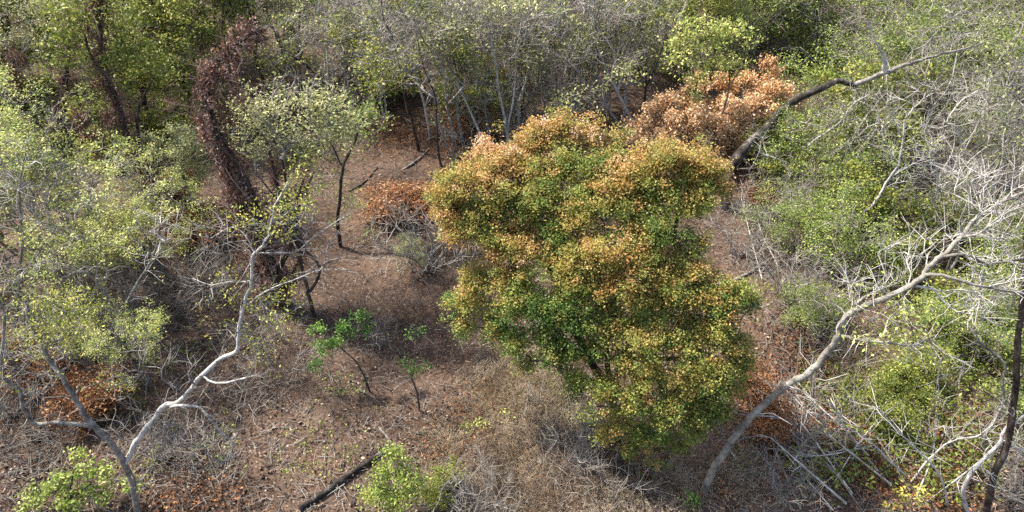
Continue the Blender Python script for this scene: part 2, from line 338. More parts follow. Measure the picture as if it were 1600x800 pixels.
SPEC['deadshrub'] = dict(name='leafless_shrub', cat='shrub', H=1.4, W=2.3, ns=5, r=.02, lean=.5, lo=.1, ncl=14, per=5, rc=.45, group='leafless grey shrubs',
    kw=dict(barkm='grey', twm='twig', tip=.0085, power=.4, twig=2, twl=.5, twr=.0065, seg=.15, wig=.07))
SPEC['rustshrub'] = dict(name='rust_shrub', cat='shrub', H=1.0, W=1.7, ns=4, r=.015, lean=.4, lo=.1, ncl=22, per=7, rc=.3, group='rust brown dead shrubs',
    kw=dict(barkm='dark', twm='browntwig', leafm='rust', tip=.005, twig=2, twl=.25, twr=.0045, per=7, spread=.11, lsize=.07, tint=.5, leaffrac=.7, seg=.15))
PR = {}; CNT = {}; NV = dict(wispy=3, olive=3, bare=3, pole=3, greyleaf=2, shrub=3, darkshrub=2, deadshrub=2, rustshrub=1)
def put(kind, px, py, sc, label, sz=None):
    k = CNT.get(kind, 0); CNT[kind] = k+1; v = k % NV[kind]; key = (kind, v)
    p = G(px, py); rz = (k*2.399+px*.01) % 6.28
    if key not in PR:
        o = proto(kind, 100+13*v+sum(map(ord, kind))); PR[key] = o; o.location = tuple(float(c) for c in p); o.rotation_euler = (0, 0, rz); o.scale = (sc, sc, sz or sc); o['label'] = label; return o
    return copy_tree(PR[key], p, rz, sc, label, sz)

# ================================================================ the traced trees
def path(by, pts):      # pts: (px, py, dy): a point on the photographed limb, dy metres behind the base
    return [W(p[0], p[1], by+(p[2] if len(p) > 2 else 0)) for p in pts]
def clumps(by, cl, rng, n, flat=.75, shell=.4):
    return np.concatenate([blob(W(c[0], c[1], by+c[2]), c[3], max(2, int(n*(c[3]/.4)**2)), rng, flat, shell) for c in cl])

# --- central orange and green tree
def ragged(C, rng, k=3, f=.56, o=.62):
    # break every clump of the crown into smaller uneven ones
    out = []
    for c in C:
        s_ = c[3]/.0105      # metres to photo pixels at this distance
        for _ in range(k):
            q = norm(rng.normal(size=3))*rng.uniform(.3, 1)*o; out.append((c[0]+q[0]*s_, c[1]+q[1]*s_, c[2]+q[2]*c[3], c[3]*f*rng.uniform(.65, 1.3), *[max(0, min(1.1, v+rng.normal()*.07)) for v in c[4:]]))
    return out
def orange_tree():
    rng = np.random.default_rng(5); b = G(972, 742); by = b[1]
    limbs = [(np.array([b+np.array([0, 0, -.2])]+path(by, [(965, 700, .1), (958, 640, .5), (950, 560, .9), (945, 480, 1.2), (935, 400, 1.5)])), .07, .03),
             (path(by, [(962, 670, .3), (1000, 600, .6), (1030, 500, .9), (1050, 400, 1.2), (1060, 320, 1.5)]), .06, .025),
             (path(by, [(957, 620, .5), (900, 520, 1.2), (860, 420, 1.9), (840, 340, 2.3), (830, 270, 2.6)]), .07, .025),
             (path(by, [(950, 560, .9), (1040, 560, .4), (1110, 560, .2)]), .04, .02),
             (path(by, [(900, 520, 1.2), (820, 480, 1.2), (770, 440, 1.5)]), .04, .015),
             (path(by, [(860, 420, 1.9), (780, 340, 2.2), (725, 310, 2.3)]), .04, .015)]
    # px, py, dy, radius m, leaf age (0 green .. 1 dry peach)
    C = [(720, 295, 2.3, .42, .62), (765, 275, 2.4, .45, .7), (700, 330, 2.2, .3, .6), (745, 335, 2.1, .42, .5), (800, 255, 2.6, .4, .85), (835, 220, 2.8, .38, .72),
         (875, 205, 2.8, .32, .66), (845, 265, 2.4, .42, .6), (795, 310, 2.1, .42, .5), (840, 320, 2.0, .42, .3), (885, 250, 2.4, .36, .45), (720, 355, 2.0, .3, .68),
         (770, 370, 1.8, .34, .5), (925, 215, 2.6, .3, .68), (955, 215, 2.6, .25, .6), (760, 240, 2.8, .25, .95), (935, 255, 2.2, .34, .35), (905, 300, 2.0, .36, .4), (870, 360, 1.6, .36, .28), (815, 385, 1.6, .36, .55), (790, 430, 1.5, .32, .45),
         (745, 440, 1.6, .36, .6), (735, 475, 1.5, .34, .5), (765, 500, 1.3, .34, .35), (730, 510, 1.4, .22, .4), (800, 480, 1.2, .32, .3), (835, 430, 1.3, .36, .35), (850, 480, 1.0, .34, .15), (805, 535, 1.0, .26, .3),
         (960, 285, 1.9, .42, .62), (1005, 260, 1.9, .44, .64), (1050, 245, 1.9, .4, .64), (1095, 265, 1.8, .38, .62), (1120, 285, 1.7, .2, .6), (985, 320, 1.6, .44, .5), (1040, 310, 1.6, .46, .42), (1085, 315, 1.5, .36, .5), (940, 330, 1.6, .36, .5), (960, 360, 1.4, .32, .22),
         (1030, 360, 1.3, .4, .3), (1075, 370, 1.2, .32, .25), (905, 400, 1.3, .4, .6), (955, 395, 1.2, .44, .62), (1000, 400, 1.1, .44, .6), (1045, 420, 1.0, .42, .58), (1090, 425, .9, .36, .56), (890, 440, 1.1, .36, .45), (940, 445, 1.0, .4, .5),
         (1000, 460, .8, .44, .48), (1060, 470, .7, .42, .5), (1110, 470, .6, .34, .45), (1150, 460, .6, .26, .4), (1175, 475, .6, .18, .4), (870, 490, .9, .36, .12), (910, 500, .8, .38, .14), (960, 505, .7, .4, .4), (1010, 520, .5, .42, .5), (1065, 525, .4, .42, .42), (1115, 520, .4, .36, .5), (1150, 545, .3, .26, .58),
         (880, 545, .7, .3, .1), (925, 555, .6, .34, .22), (970, 565, .4, .36, .52), (1015, 580, .2, .36, .48), (1065, 580, .1, .36, .5), (1115, 585, 0, .32, .45), (1145, 600, 0, .22, .5), (900, 595, .5, .22, .3), (945, 605, .3, .28, .42), (990, 625, .1, .3, .45),
         (1045, 630, -.1, .32, .4), (1095, 635, -.1, .3, .36), (1130, 640, -.1, .16, .36), (1035, 670, -.1, .24, .33), (1000, 675, 0, .22, .45), (1060, 690, -.1, .16, .36), (1085, 665, -.1, .2, .36), (1020, 715, 0, .13, .45), (960, 650, .2, .26, .5), (945, 680, .1, .16, .45), (985, 700, 0, .15, .45), (925, 635, .2, .2, .42), (820, 570, .9, .14, .4), (820, 355, 1.9, .3, .7), (780, 400, 1.7, .3, .75), (860, 400, 1.5, .3, .7), (850, 300, 2.1, .3, .45), (895, 345, 1.7, .3, .5), (820, 450, 1.3, .3, .4), (855, 520, .9, .28, .15), (690, 305, 2.3, .22, .6), (900, 460, 1., .28, .3), (925, 390, 1.3, .3, .65), (1140, 500, .4, .25, .45), (1160, 575, .1, .2, .5), (1120, 610, 0, .25, .45)]
    C = [(c[0], c[1], c[2]-.1, c[3]*.62, c[4]) for c in C]+ragged(C, rng, 4)
    A = clumps(by, C, rng, 6)
    def extra(g):
        for (px, py, dy, r, t) in C:
            c = W(px, py, by+dy); n = int(4200*(r/.4)**2.0); nb = max(5, n//46); B = blob(c, r*1.12, nb, rng, .85, .35); k = rng.integers(0, nb, n)
            B += rng.normal(size=B.shape)*.06; out_ = (rng.uniform(size=(nb, 1)) < .16); B += out_*norm(B-c)*r*rng.uniform(.15, .6, (nb, 1)); P = B[k]+rng.normal(size=(n, 3))*np.array([.058, .058, .036])
            tt = max(t, .2)*.88-.03+.035*(P[:, 2]-c[2])/r+rng.normal(size=nb)[k]*.15; keep = (np.sin(B[:, 0]*6.3+2)+np.sin(B[:, 1]*5.9)+np.sin(B[:, 2]*7.1+1)+rng.normal(size=nb)*.6)[k] > -1.45; P = P[keep]; tt = tt[keep]; g.leaves(P, .037, rng, 1.3, np.clip(tt, 0, 1), .6)
    plant('autumn_tree', 'large round leafed tree turning from green to orange, alone beside the bare soil clearing', 'tree', b, limbs, A, rng,
          'dark', 'autumn', tip=.004, twig=1, twl=.15, twm='browntwig', per=1, spread=.06, lsize=.05, tint=.4, extra=extra, split=True)
orange_tree()

# --- second stem of low foliage at the foot of the orange tree
def small_leafy(name, label, basepx, trunk, C, leafm, barkm='dark', dens=400, ls=.06, seed=1, cat='sapling', r0=.02, group=None, twm='browntwig', n=9, age=.5, bunch=.05):
    rng = np.random.default_rng(seed); b = G(*basepx); by = b[1]
    lim = [(np.array([b+np.array([0, 0, -.1])]+path(by, t)) if k == 0 else path(by, t), r0*(1 if k == 0 else .7), r0*.4) for k, t in enumerate(trunk)]
    def extra(g):
        for c_ in C:
            c = W(c_[0], c_[1], by+c_[2]); r = c_[3]; n_ = int(1.6*dens*(r/.3)**2); nb = max(4, n_//12)
            B = blob(c, r, nb, rng, .7, .3); k = rng.integers(0, nb, n_); P = B[k]+rng.normal(size=(n_, 3))*bunch
            t = (c_[4] if len(c_) > 4 else age)+rng.normal(size=nb)[k]*.12
            g.leaves(P, ls, rng, .9, np.clip(t, 0, 1), .5)
    return plant(name, label, cat, b, lim, clumps(by, C, rng, n), rng, barkm, leafm, tip=.0035, twig=1, twl=.12, twm=twm, per=1, spread=.05, lsize=ls, extra=extra, group=group)
small_leafy('sapling', 'small leaning sapling with bright green crown in the middle of the bare soil', (578, 612),
    [[(570, 590, 0), (556, 565, .1), (540, 550, .2), (515, 530, .2)]],
    [(495, 515, .2, .16, .7), (505, 545, .1, .2, .5), (525, 535, .2, .18, .6), (495, 570, 0, .16, .4), (535, 510, .3, .16, .4), (560, 495, .5, .18, .25), (575, 515, .4, .14, .2), (550, 520, .3, .12, .3)], 'green', dens=520, ls=.042, seed=11, bunch=.04)
small_leafy('sapling', 'thin sapling with few dark green leaves, right of the bright green sapling', (655, 642),
    [[(652, 615, 0), (643, 590, .1), (640, 570, .2)], [(640, 575, .2), (615, 550, .4), (590, 500, .7), (598, 480, .8)], [(645, 590, .1), (648, 560, .2), (652, 500, .5)]],
    [(632, 572, .1, .16, .25), (650, 578, .1, .14, .2), (665, 572, .1, .1, .3), (655, 515, .5, .14, .2), (640, 525, .5, .1, .3)], 'green', dens=260, ls=.04, seed=12)
small_leafy('small_shrub', 'feathery light green shrub at the bottom edge beside the end of the fallen log', (622, 800),
    [[(620, 770, 0), (618, 735, .1)], [(620, 770, 0), (590, 760, 0)], [(622, 780, 0), (640, 760, .1)]],
    [(620, 710, .3, .18, .65), (600, 735, .2, .2, .5), (630, 740, .1, .22, .55), (595, 765, 0, .22, .5), (640, 770, 0, .22, .6), (615, 785, -.1, .24, .6), (575, 775, 0, .16, .7), (655, 745, .1, .14, .5), (605, 700, .3, .1, .5)], 'lime', dens=500, ls=.05, seed=13, cat='shrub', n=14)
small_leafy('small_shrub', 'bright green leafy shrub in the bottom left corner below the grey forked tree', (110, 800),
    [[(110, 770, 0), (115, 735, .1)], [(110, 780, 0), (80, 770, 0)], [(110, 780, 0), (150, 750, .1)]],
    [(60, 770, .1, .22, .5), (95, 750, .1, .25, .45), (130, 735, .2, .22, .5), (120, 775, 0, .25, .4), (165, 765, .1, .22, .5), (160, 740, .2, .18, .6), (45, 790, 0, .16, .6), (95, 790, -.1, .2, .5), (120, 710, .4, .15, .6), (200, 755, .1, .15, .5)], 'lime', dens=260, ls=.06, seed=14, cat='shrub', n=12, age=.5)
small_leafy('seedling', 'tiny bright green seedling at the foot of the leaning grey tree', (1085, 790), [[(1085, 780, 0)]],
    [(1085, 785, 0, .12, .6), (1080, 778, 0, .08, .7)], 'green', dens=300, ls=.05, seed=15, r0=.008)
small_leafy('seedling', 'low lime green sprig on the dry ground left of the orange tree foot', (742, 672), [[(742, 664, 0)]],
    [(735, 665, 0, .12, .8), (752, 660, 0, .12, .9), (790, 648, .1, .09, .9), (725, 668, 0, .08, .7)], 'lime', dens=260, ls=.045, seed=16, r0=.006)
small_leafy('sprig', 'yellow green sprig of leaves at the bottom right edge', (1428, 800), [[(1425, 785, 0)]],
    [(1410, 775, 0, .12, .9), (1435, 770, 0, .12, .9), (1395, 795, 0, .1, .8)], 'yellow', dens=170, ls=.06, seed=17, r0=.01)

# --- dry peach leaves lying thick on a fallen crown behind the orange tree
def peach_crown():
    rng = np.random.default_rng(21); b = G(1150, 262); by = b[1]
    C = [(1065, 175, .6, .34, .6), (1045, 195, .3, .34, .65), (1085, 200, .2, .4, .6), (1120, 215, .1, .42, .5), (1020, 215, .3, .3, .7), (1150, 185, .6, .4, .55), (1180, 160, .9, .4, .5), (1210, 160, .9, .35, .6), (1225, 155, .8, .24, .8),
         (1150, 225, 0, .34, .5), (1175, 205, .3, .34, .5), (1125, 165, .9, .34, .55), (1100, 160, 1.0, .3, .55), (1160, 135, 1.3, .28, .35), (1130, 130, 1.3, .26, .3), (1190, 130, 1.3, .26, .35), (1200, 112, 1.4, .2, .3), (1075, 190, .4, .3, .8), (1110, 245, -.2, .25, .55), (1040, 165, .7, .28, .75), (1005, 205, .4, .26, .7), (1010, 185, .6, .24, .8), (985, 205, .5, .2, .7), (1090, 230, -.1, .28, .7), (1130, 190, .5, .34, .6), (1195, 185, .5, .3, .7), (1085, 130, 1.3, .28, .5), (1070, 225, 0, .25, .6)]
    C = ragged([(a, c, d, r*1.15, t) for a, c, d, r, t in C], rng, 4, .6, 1.0)
    def extra(g):
        for px, py, dy, r, t in C:
            c = W(px, py, by+dy); n = int(1150*(r/.4)**2); nb = n//8; B = blob(c, r, nb, rng, .6, .4); k = rng.integers(0, nb, n)
            g.leaves(B[k]+rng.normal(size=(n, 3))*.07, .075, rng, .7, np.clip(t+.42+rng.normal(size=nb)[k]*.15, 0, 1), .6)
    lim = [(path(by, [(1160, 262, 0), (1150, 235, .1), (1130, 190, .5), (1160, 130, 1.3)]), .05, .02), (path(by, [(1150, 235, .1), (1090, 215, .2), (1050, 190, .4)]), .03, .01),
           (path(by, [(1150, 235, .1), (1185, 190, .4), (1215, 160, .8)]), .03, .01)]
    plant('dead_leafed_tree', 'toppled low tree crown of dry peach coloured leaves behind the orange tree', 'tree', b, lim, clumps(by, C, rng, 6), rng, 'dark', 'peach', tip=.0045, twig=2, twl=.3, twm='twig',
          per=1, spread=.08, lsize=.08, extra=extra)
peach_crown()
def y_tree():
    rng = np.random.default_rng(22); b = G(1116, 262); by = b[1]
    lim = [(path(by, [(1116, 264, 0), (1114, 235, 0), (1113, 215, 0), (1124, 188, .1), (1134, 160, .1), (1140, 125, .2), (1136, 90, .2), (1125, 60, .2)]), .045, .015),
           (path(by, [(1113, 215, 0), (1103, 195, 0), (1092, 165, .1), (1086, 145, .1)]), .03, .012), (path(by, [(1138, 135, .2), (1155, 110, .3), (1150, 95, .3)]), .02, .01)]
    A = clumps(by, [(1110, 60, .3, .5), (1080, 50, .2, .45), (1060, 75, .2, .4), (1090, 110, .1, .4), (1150, 55, .3, .4), (1120, 95, .2, .4), (1060, 100, 0, .3)], rng, 12)
    plant('forked_tree', 'slim brown forked tree with pale green leaves, standing before the dry peach leaves', 'tree', b, lim, A, rng, 'browntwig', 'lime', tip=.004, twig=2, twl=.25, twm='browntwig', per=5, spread=.11, lsize=.09, tint=.75)
y_tree()

# --- bleached and grey trunks
def traced(label, name, base, limbs, barkm, seed, A=None, leafm=None, an=8, cat='tree', thin=.78, **kw):
    rng = np.random.default_rng(seed); b = G(*base); by = b[1]
    lim = [(path(by, p), r0*thin, r1*thin) for p, r0, r1 in limbs]
    P0 = np.array(lim[0][0]); 
    if name != 'fallen_log': lim[0] = (np.vstack([[b+np.array([0, 0, -.15])], P0[1:]]), lim[0][1], lim[0][2])
    at = clumps(by, A, rng, an) if A else None
    kw.setdefault('split', True); kw.setdefault('tip', .0065); kw.setdefault('twig', 2); kw.setdefault('twl', .35); kw.setdefault('twr', .0055); kw.setdefault('per', 6); kw.setdefault('lsize', .06)
    return plant(name, label, cat, b, lim, at, rng, barkm, leafm, **kw)
M['lean'] = bark('leaning_bark', [(.34, (.1, .09, .075)), (.46, (.2, .185, .15)), (.6, (.36, .33, .28))], 6.)
traced('long bare grey tree leaning to the right from the bottom of the orange tree', 'leaning_tree', (1097, 768),
    [([(1097, 768, 0), (1120, 725, 0), (1150, 680, .1), (1172, 653, .1), (1200, 626, .2), (1230, 601, .2), (1257, 587, .2), (1285, 562, .3), (1307, 530, .3), (1317, 500, .4), (1345, 482, .4), (1380, 467, .4), (1412, 452, .5), (1437, 436, .5), (1452, 416, .6), (1472, 401, .6), (1500, 371, .8), (1525, 342, 1.), (1550, 325, 1.1), (1580, 308, 1.2), (1620, 295, 1.3)], .078, .03),
     ([(1472, 401, .6), (1510, 398, .5), (1545, 412, .5), (1605, 402, .6)], .03, .014),
     ([(1445, 428, .5), (1480, 432, .4), (1520, 445, .3), (1560, 452, .3), (1610, 461, .3)], .032, .02),
     ([(1312, 523, .3), (1345, 532, .1), (1385, 535, 0), (1425, 540, 0), (1450, 532, .1), (1472, 550, 0), (1505, 565, 0)], .025, .01),
     ([(1317, 497, .4), (1350, 465, .7), (1378, 452, .8), (1405, 440, .9), (1420, 415, 1.), (1434, 385, 1.2)], .03, .012),
     ([(1500, 371, .8), (1530, 365, .6), (1560, 340, .7), (1600, 322, .8)], .025, .012),
     ([(1410, 452, .5), (1418, 490, .3), (1425, 515, .3), (1428, 540, .2)], .018, .01)], 'lean', 31,
    [(1560, 300, 1.2, .5), (1520, 300, 1.1, .4), (1590, 380, .7, .5), (1560, 430, .4, .4), (1590, 440, .4, .3), (1470, 380, .8, .35), (1400, 400, 1., .4), (1500, 470, .3, .4), (1540, 480, .3, .3), (1480, 580, 0, .3), (1400, 500, .3, .3), (1340, 440, .7, .4), (1240, 640, 0, .25)], 'lime', 10, leaffrac=.12, tint=.7, twm='pale')
traced('bleached white tree with a grey forked trunk in the bottom left corner', 'forked_tree', (212, 800),
    [([(212, 800, 0), (205, 750, 0), (183, 703, 0), (150, 668, 0), (125, 637, .1), (105, 600, .2), (75, 558, .4), (52, 515, .6), (40, 470, .8)], .075, .035),
     ([(150, 668, 0), (95, 660, -.1), (55, 661, -.1), (37, 640, -.1), (30, 610, 0), (8, 593, 0), (3, 560, 0), (8, 500, .1), (-2, 470, .1)], .042, .025),
     ([(195, 725, 0), (213, 690, .1), (238, 657, .2), (256, 635, .2), (280, 627, .2), (310, 595, .3), (340, 562, .4), (370, 548, .4), (373, 515, .5), (382, 475, .6), (393, 440, .7), (395, 400, .8), (410, 385, .8), (422, 360, .9), (430, 320, 1.), (450, 285, 1.2)], .062, .014),
     ([(262, 635, .2), (285, 634, .1), (310, 636, .1), (325, 650, 0), (345, 675, 0), (362, 693, -.1), (359, 717, -.1), (345, 720, -.1)], .032, .012),
     ([(318, 592, .3), (345, 599, .2), (385, 590, .2), (402, 586, .2)], .025, .016),
     ([(384, 480, .6), (402, 464, .6), (428, 449, .6), (465, 435, .6), (500, 422, .6), (540, 422, .6)], .02, .006),
     ([(402, 466, .6), (428, 490, .5), (450, 490, .5), (475, 475, .5)], .013, .005),
     ([(393, 440, .7), (360, 440, .7), (330, 445, .7), (300, 435, .8)], .012, .006),
     ([(396, 395, .8), (385, 370, .9), (362, 355, 1.), (330, 372, 1.)], .013, .006),
     ([(402, 395, .8), (440, 395, .8), (465, 392, .8), (490, 370, .9), (520, 350, 1.), (545, 335, 1.)], .014, .006),
     ([(340, 562, .4), (350, 540, .5), (345, 515, .6)], .01, .005),
     ([(205, 760, 0), (222, 748, 0), (245, 715, .1), (258, 695, .1), (270, 640, .3)], .02, .01)], 'grey', 32,
    [(400, 350, 1., .3), (460, 350, 1., .3), (340, 360, 1., .35), (330, 450, .8, .35), (500, 400, .7, .3), (60, 480, .8, .4), (20, 560, .2, .4), (100, 520, .6, .4), (250, 680, .1, .3), (280, 590, .3, .3), (300, 680, .1, .3), (240, 560, .4, .3), (180, 600, .2, .3), (400, 560, .4, .25), (430, 480, .5, .25), (390, 620, .1, .2), (60, 600, .2, .3), (470, 320, 1., .25)],
    'yellow', 16, thin=.66, leaffrac=.25, tint=.45, balance=.15, twl=.3, lsize=.045, per=8, spread=.07, limbmats={2: 'pale', 3: 'pale', 4: 'pale', 5: 'pale', 6: 'pale', 7: 'pale', 8: 'pale', 9: 'pale'})
traced('fallen charred trunk with a stub, lying across the green shrubs at upper right', 'toppled_tree', (1135, 330),
    [([(1128, 345, .2), (1140, 268, .5), (1168, 228, .8), (1200, 200, 1.), (1225, 170, 1.2), (1250, 152, 1.2), (1280, 140, 1.2), (1310, 127, 1.2), (1335, 133, 1.2)], .2, .075), ([(1335, 133, 1.2), (1365, 120, 1.2), (1400, 107, 1.2), (1432, 96, 1.2), (1465, 86, 1.2), (1505, 77, 1.2), (1540, 66, 1.2)], .085, .015),
     ([(1382, 114, 1.2), (1383, 98, 1.2), (1378, 82, 1.2)], .075, .06), ([(1378, 84, 1.2), (1366, 60, 1.3), (1355, 30, 1.3)], .03, .015),
     ([(1335, 133, 1.2), (1350, 150, 1.), (1330, 175, .8), (1300, 205, .7)], .03, .012),
     ([(1120, 335, .1), (1150, 318, 0), (1185, 303, 0), (1230, 298, 0)], .06, .02)], 'darklog', 33,
    [(1290, 170, 1., .5), (1340, 160, 1., .4), (1250, 190, .9, .4), (1440, 70, 1.3, .4), (1480, 60, 1.3, .3), (1160, 360, 0, .4), (1140, 390, -.2, .3), (1180, 330, .2, .4), (1180, 250, .5, .4)], None, 7, twm='twig', twl=.4, twig=3, limbmats={1: 'grey', 2: 'pale', 3: 'pale'})
traced('bleached curling dead branches rising from green shrubs below the fallen charred trunk', 'dead_tree', (1228, 312),
    [([(1228, 312, 0), (1240, 282, 0), (1250, 262, 0), (1262, 245, 0), (1265, 225, .1), (1290, 208, .2), (1318, 185, .3), (1330, 165, .4), (1360, 145, .5)], .05, .015),
     ([(1250, 262, 0), (1225, 253, -.1), (1205, 245, -.1), (1188, 238, -.1), (1190, 220, -.1), (1186, 208, -.1)], .035, .02),
     ([(1250, 262, 0), (1275, 250, 0), (1295, 243, 0), (1320, 228, 0)], .035, .014), ([(1275, 250, 0), (1300, 232, .1), (1320, 225, .1)], .022, .01)], 'pale', 34,
    [(1330, 150, .4, .3), (1310, 200, .2, .3), (1340, 220, .1, .3), (1290, 180, .3, .25)], None, 6)
traced('crooked pale dead tree behind the leaning tree, left of the right hand brush', 'dead_tree', (1240, 405),
    [([(1240, 405, 0), (1262, 368, 0), (1285, 353, 0), (1315, 342, 0), (1345, 334, .1), (1370, 312, .2), (1385, 285, .3), (1404, 255, .3), (1412, 215, .4), (1414, 188, .5), (1432, 165, .5)], .055, .018),
     ([(1385, 285, .3), (1410, 265, .3), (1440, 250, .3)], .022, .01), ([(1412, 215, .4), (1395, 185, .4), (1385, 160, .5)], .02, .008), ([(1404, 255, .3), (1390, 235, .4), (1378, 200, .4)], .018, .007)], 'pale', 35,
    [(1400, 160, .5, .35), (1440, 150, .5, .35), (1450, 240, .3, .35), (1370, 190, .4, .3), (1440, 200, .4, .3), (1420, 290, .2, .3)], None, 8)
traced('bleached S bent trunk at the bottom right edge', 'dead_tree', (1522, 806),
    [([(1522, 806, 0), (1505, 765, 0), (1527, 728, .1), (1560, 695, .2), (1572, 668, .3), (1608, 645, .3)], .042, .026), ([(1570, 690, .2), (1600, 705, .1)], .02, .012)], 'pale', 36,
    [(1590, 640, .3, .2), (1550, 740, 0, .2)], None, 6)
traced('twisted grey tree rising near the right edge behind the S bent trunk', 'dead_tree', (1536, 708),
    [([(1536, 708, 0), (1540, 680, 0), (1555, 655, .1), (1568, 628, .2), (1566, 600, .3), (1570, 570, .4), (1550, 550, .5), (1527, 532, .5), (1520, 515, .6)], .04, .018),
     ([(1568, 628, .2), (1585, 612, .2)], .025, .012)], 'grey', 37, [(1520, 500, .6, .3), (1550, 520, .5, .3), (1580, 590, .2, .2)], 'lime', 7, leaffrac=.4, tint=.5)
traced('tall dark trunk standing on the right edge of the picture', 'dark_tree', (1545, 800),
    [([(1545, 800, 0), (1552, 745, 0), (1572, 700, .1), (1583, 640, .3), (1588, 580, .5), (1592, 520, .8), (1600, 440, 1.2), (1606, 330, 1.6)], .07, .045)], 'dark', 38,
    [(1600, 420, 1.2, .4), (1620, 350, 1.5, .4)], 'olive', 8, leaffrac=.6)
for i, (lab, bs, p, q) in enumerate([
    ('crooked grey tree at the right edge above the end of the leaning tree', (1500, 330), [(1500, 330, 0), (1503, 280, 0), (1505, 240, .1), (1495, 200, .2), (1480, 190, .3), (1500, 160, .4), (1530, 140, .5)], [(1505, 240, .1), (1530, 190, .2), (1545, 150, .3)]),
    ('leafless tree with zigzag pale boughs at the right edge', (1555, 290), [(1555, 290, 0), (1540, 270, 0), (1548, 245, .1), (1570, 225, .2), (1580, 190, .3), (1560, 150, .4)], [(1548, 245, .1), (1525, 215, .2), (1500, 205, .3)]),
    ('pale forked dead tree growing above the bend of the leaning tree', (1435, 400), [(1435, 400, 0), (1440, 350, 0), (1460, 310, .1), (1465, 270, .2), (1450, 230, .3)], [(1440, 350, 0), (1480, 340, .1), (1510, 300, .2), (1515, 270, .3)]),
    ('thin pale dead tree between the charred trunk stub and the right edge', (1470, 200), [(1470, 200, 0), (1465, 150, 0), (1475, 110, .1), (1490, 60, .3), (1485, 20, .4)], [(1475, 110, .1), (1510, 80, .2), (1540, 30, .4)]),
    ('pale dead sapling hanging over the twisted grey tree', (1535, 560), [(1535, 560, 0), (1535, 500, 0), (1530, 450, .1), (1545, 400, .2)], [(1535, 500, 0), (1560, 470, .1), (1590, 455, .2)]),
    ('long grey branched tree on the left edge above the arched grey limb', (20, 520), [(20, 520, 0), (30, 440, 0), (35, 370, .2), (30, 300, .4), (40, 240, .6)], [(30, 440, 0), (70, 380, .2), (110, 330, .4), (150, 310, .6)]),
    ('grey thin stemmed tree with long side boughs left of the bleached branches', (175, 560), [(175, 560, 0), (190, 500, 0), (210, 450, .1), (240, 400, .2), (250, 350, .4)], [(190, 500, 0), (150, 440, .2), (90, 410, .3), (40, 420, .3)]),
    ('grey leafless tree among the sprays between the left edge and the vine trunks', (110, 420), [(110, 420, 0), (115, 370, 0), (120, 320, .1), (100, 270, .3), (80, 240, .5)], [(120, 320, .1), (160, 280, .3), (190, 260, .4)])]):
    traced(lab, 'dead_tree', bs, [(p, .04, .014), (q, .022, .009)], 'pale' if i < 5 else 'grey', 110+i, [(p[-1][0], p[-1][1], p[-1][2], .45), (p[-2][0], p[-2][1], p[-2][2], .4), (q[-1][0], q[-1][1], q[-1][2], .4), (q[1][0], q[1][1]-15, q[1][2], .3)], 'lime', 9, leaffrac=.1, tint=.7, twm='pale', thin=.9)
for i, (lab, bs, p, r) in enumerate([
    ('pale arched branch stuck in the ground between the brush heap and the S bent trunk', (1420, 756), [(1420, 756, 0), (1450, 720, .1), (1485, 690, .2), (1525, 682, .2), (1550, 665, .2)], .022),
    ('pale dead branch sloping down to the left of the arched branch', (1440, 750), [(1440, 750, 0), (1395, 725, .1), (1360, 690, .2), (1320, 665, .3), (1310, 650, .3)], .02),
    ('grey stick leaning over the brown bank above the arched branch', (1400, 660), [(1400, 660, 0), (1430, 652, .1), (1455, 645, .1), (1480, 660, .1), (1500, 675, .1)], .018),
    ('long grey bough across the low plants under the leaning tree', (1490, 795), [(1490, 795, 0), (1470, 745, .1), (1430, 700, .2), (1395, 665, .2), (1375, 640, .3)], .022)]):
    traced(lab, 'dead_branch', bs, [(p, r, r*.5)], 'pale', 40+i, [(p[-1][0], p[-1][1], .2, .3), (p[2][0], p[2][1]-20, .2, .3)], None, 5, cat='branch', split=False, twl=.4, group='dead branches at lower right', trunkname='stem')
HEAP = [((1185, 655), (1250, 800)), ((1195, 640), (1330, 775)), ((1215, 648), (1275, 745)), ((1255, 640), (1250, 740)), ((1200, 690), (1300, 800)), ((1240, 655), (1355, 715)), ((1268, 648), (1262, 735)),
 ((1185, 735), (1320, 790)), ((1280, 690), (1390, 760)), ((1210, 720), (1345, 800)), ((1290, 640), (1370, 740)), ((1150, 700), (1245, 690)), ((1330, 640), (1420, 770)), ((1240, 760), (1360, 700)), ((1460, 640), (1430, 780)), ((1500, 600), (1400, 700)), ((1380, 650), (1300, 760)), ((1470, 780), (1570, 690)), ((1130, 420), (1215, 355)), ((1150, 340), (1190, 440)), ((1170, 320), (1215, 420)), ((1130, 360), (1200, 330))]
def heap():
    rng = np.random.default_rng(90)
    wh = ['in the brush heap beside the leaning tree', 'among the green plants at lower right', 'by the root of the charred trunk']
    for i, (a, c) in enumerate(HEAP):
        k = 0 if i < 14 else 1 if i < 18 else 2
        A = G(*a); B = G(*c); up = np.array([0, 0, rng.uniform(.25, .9)]); A = A+(up if i % 2 else up*.4); B = B+np.array([0, 0, .06]); M_ = (A+B)/2+rng.normal(size=3)*.08
        Q = catmull([B, M_, A], 6); g = Geo(); r = rng.uniform(.012, .022); g.tube(Q, np.linspace(r, r*.45, len(Q)), 6)
        m = 7; J = rng.integers(4, len(Q), m); D = norm((A-B)[None]+rng.normal(size=(m, 3))*.8); g.twigs(Q[J], D, rng.uniform(.25, .7, m), r*.4, rng, .3)
        tag(part('dead_stick', g, M['pale' if i % 3 else 'grey'], None, B, True), 'long bare dead stick '+wh[k], 'stick', group='dead sticks '+wh[k])
heap()
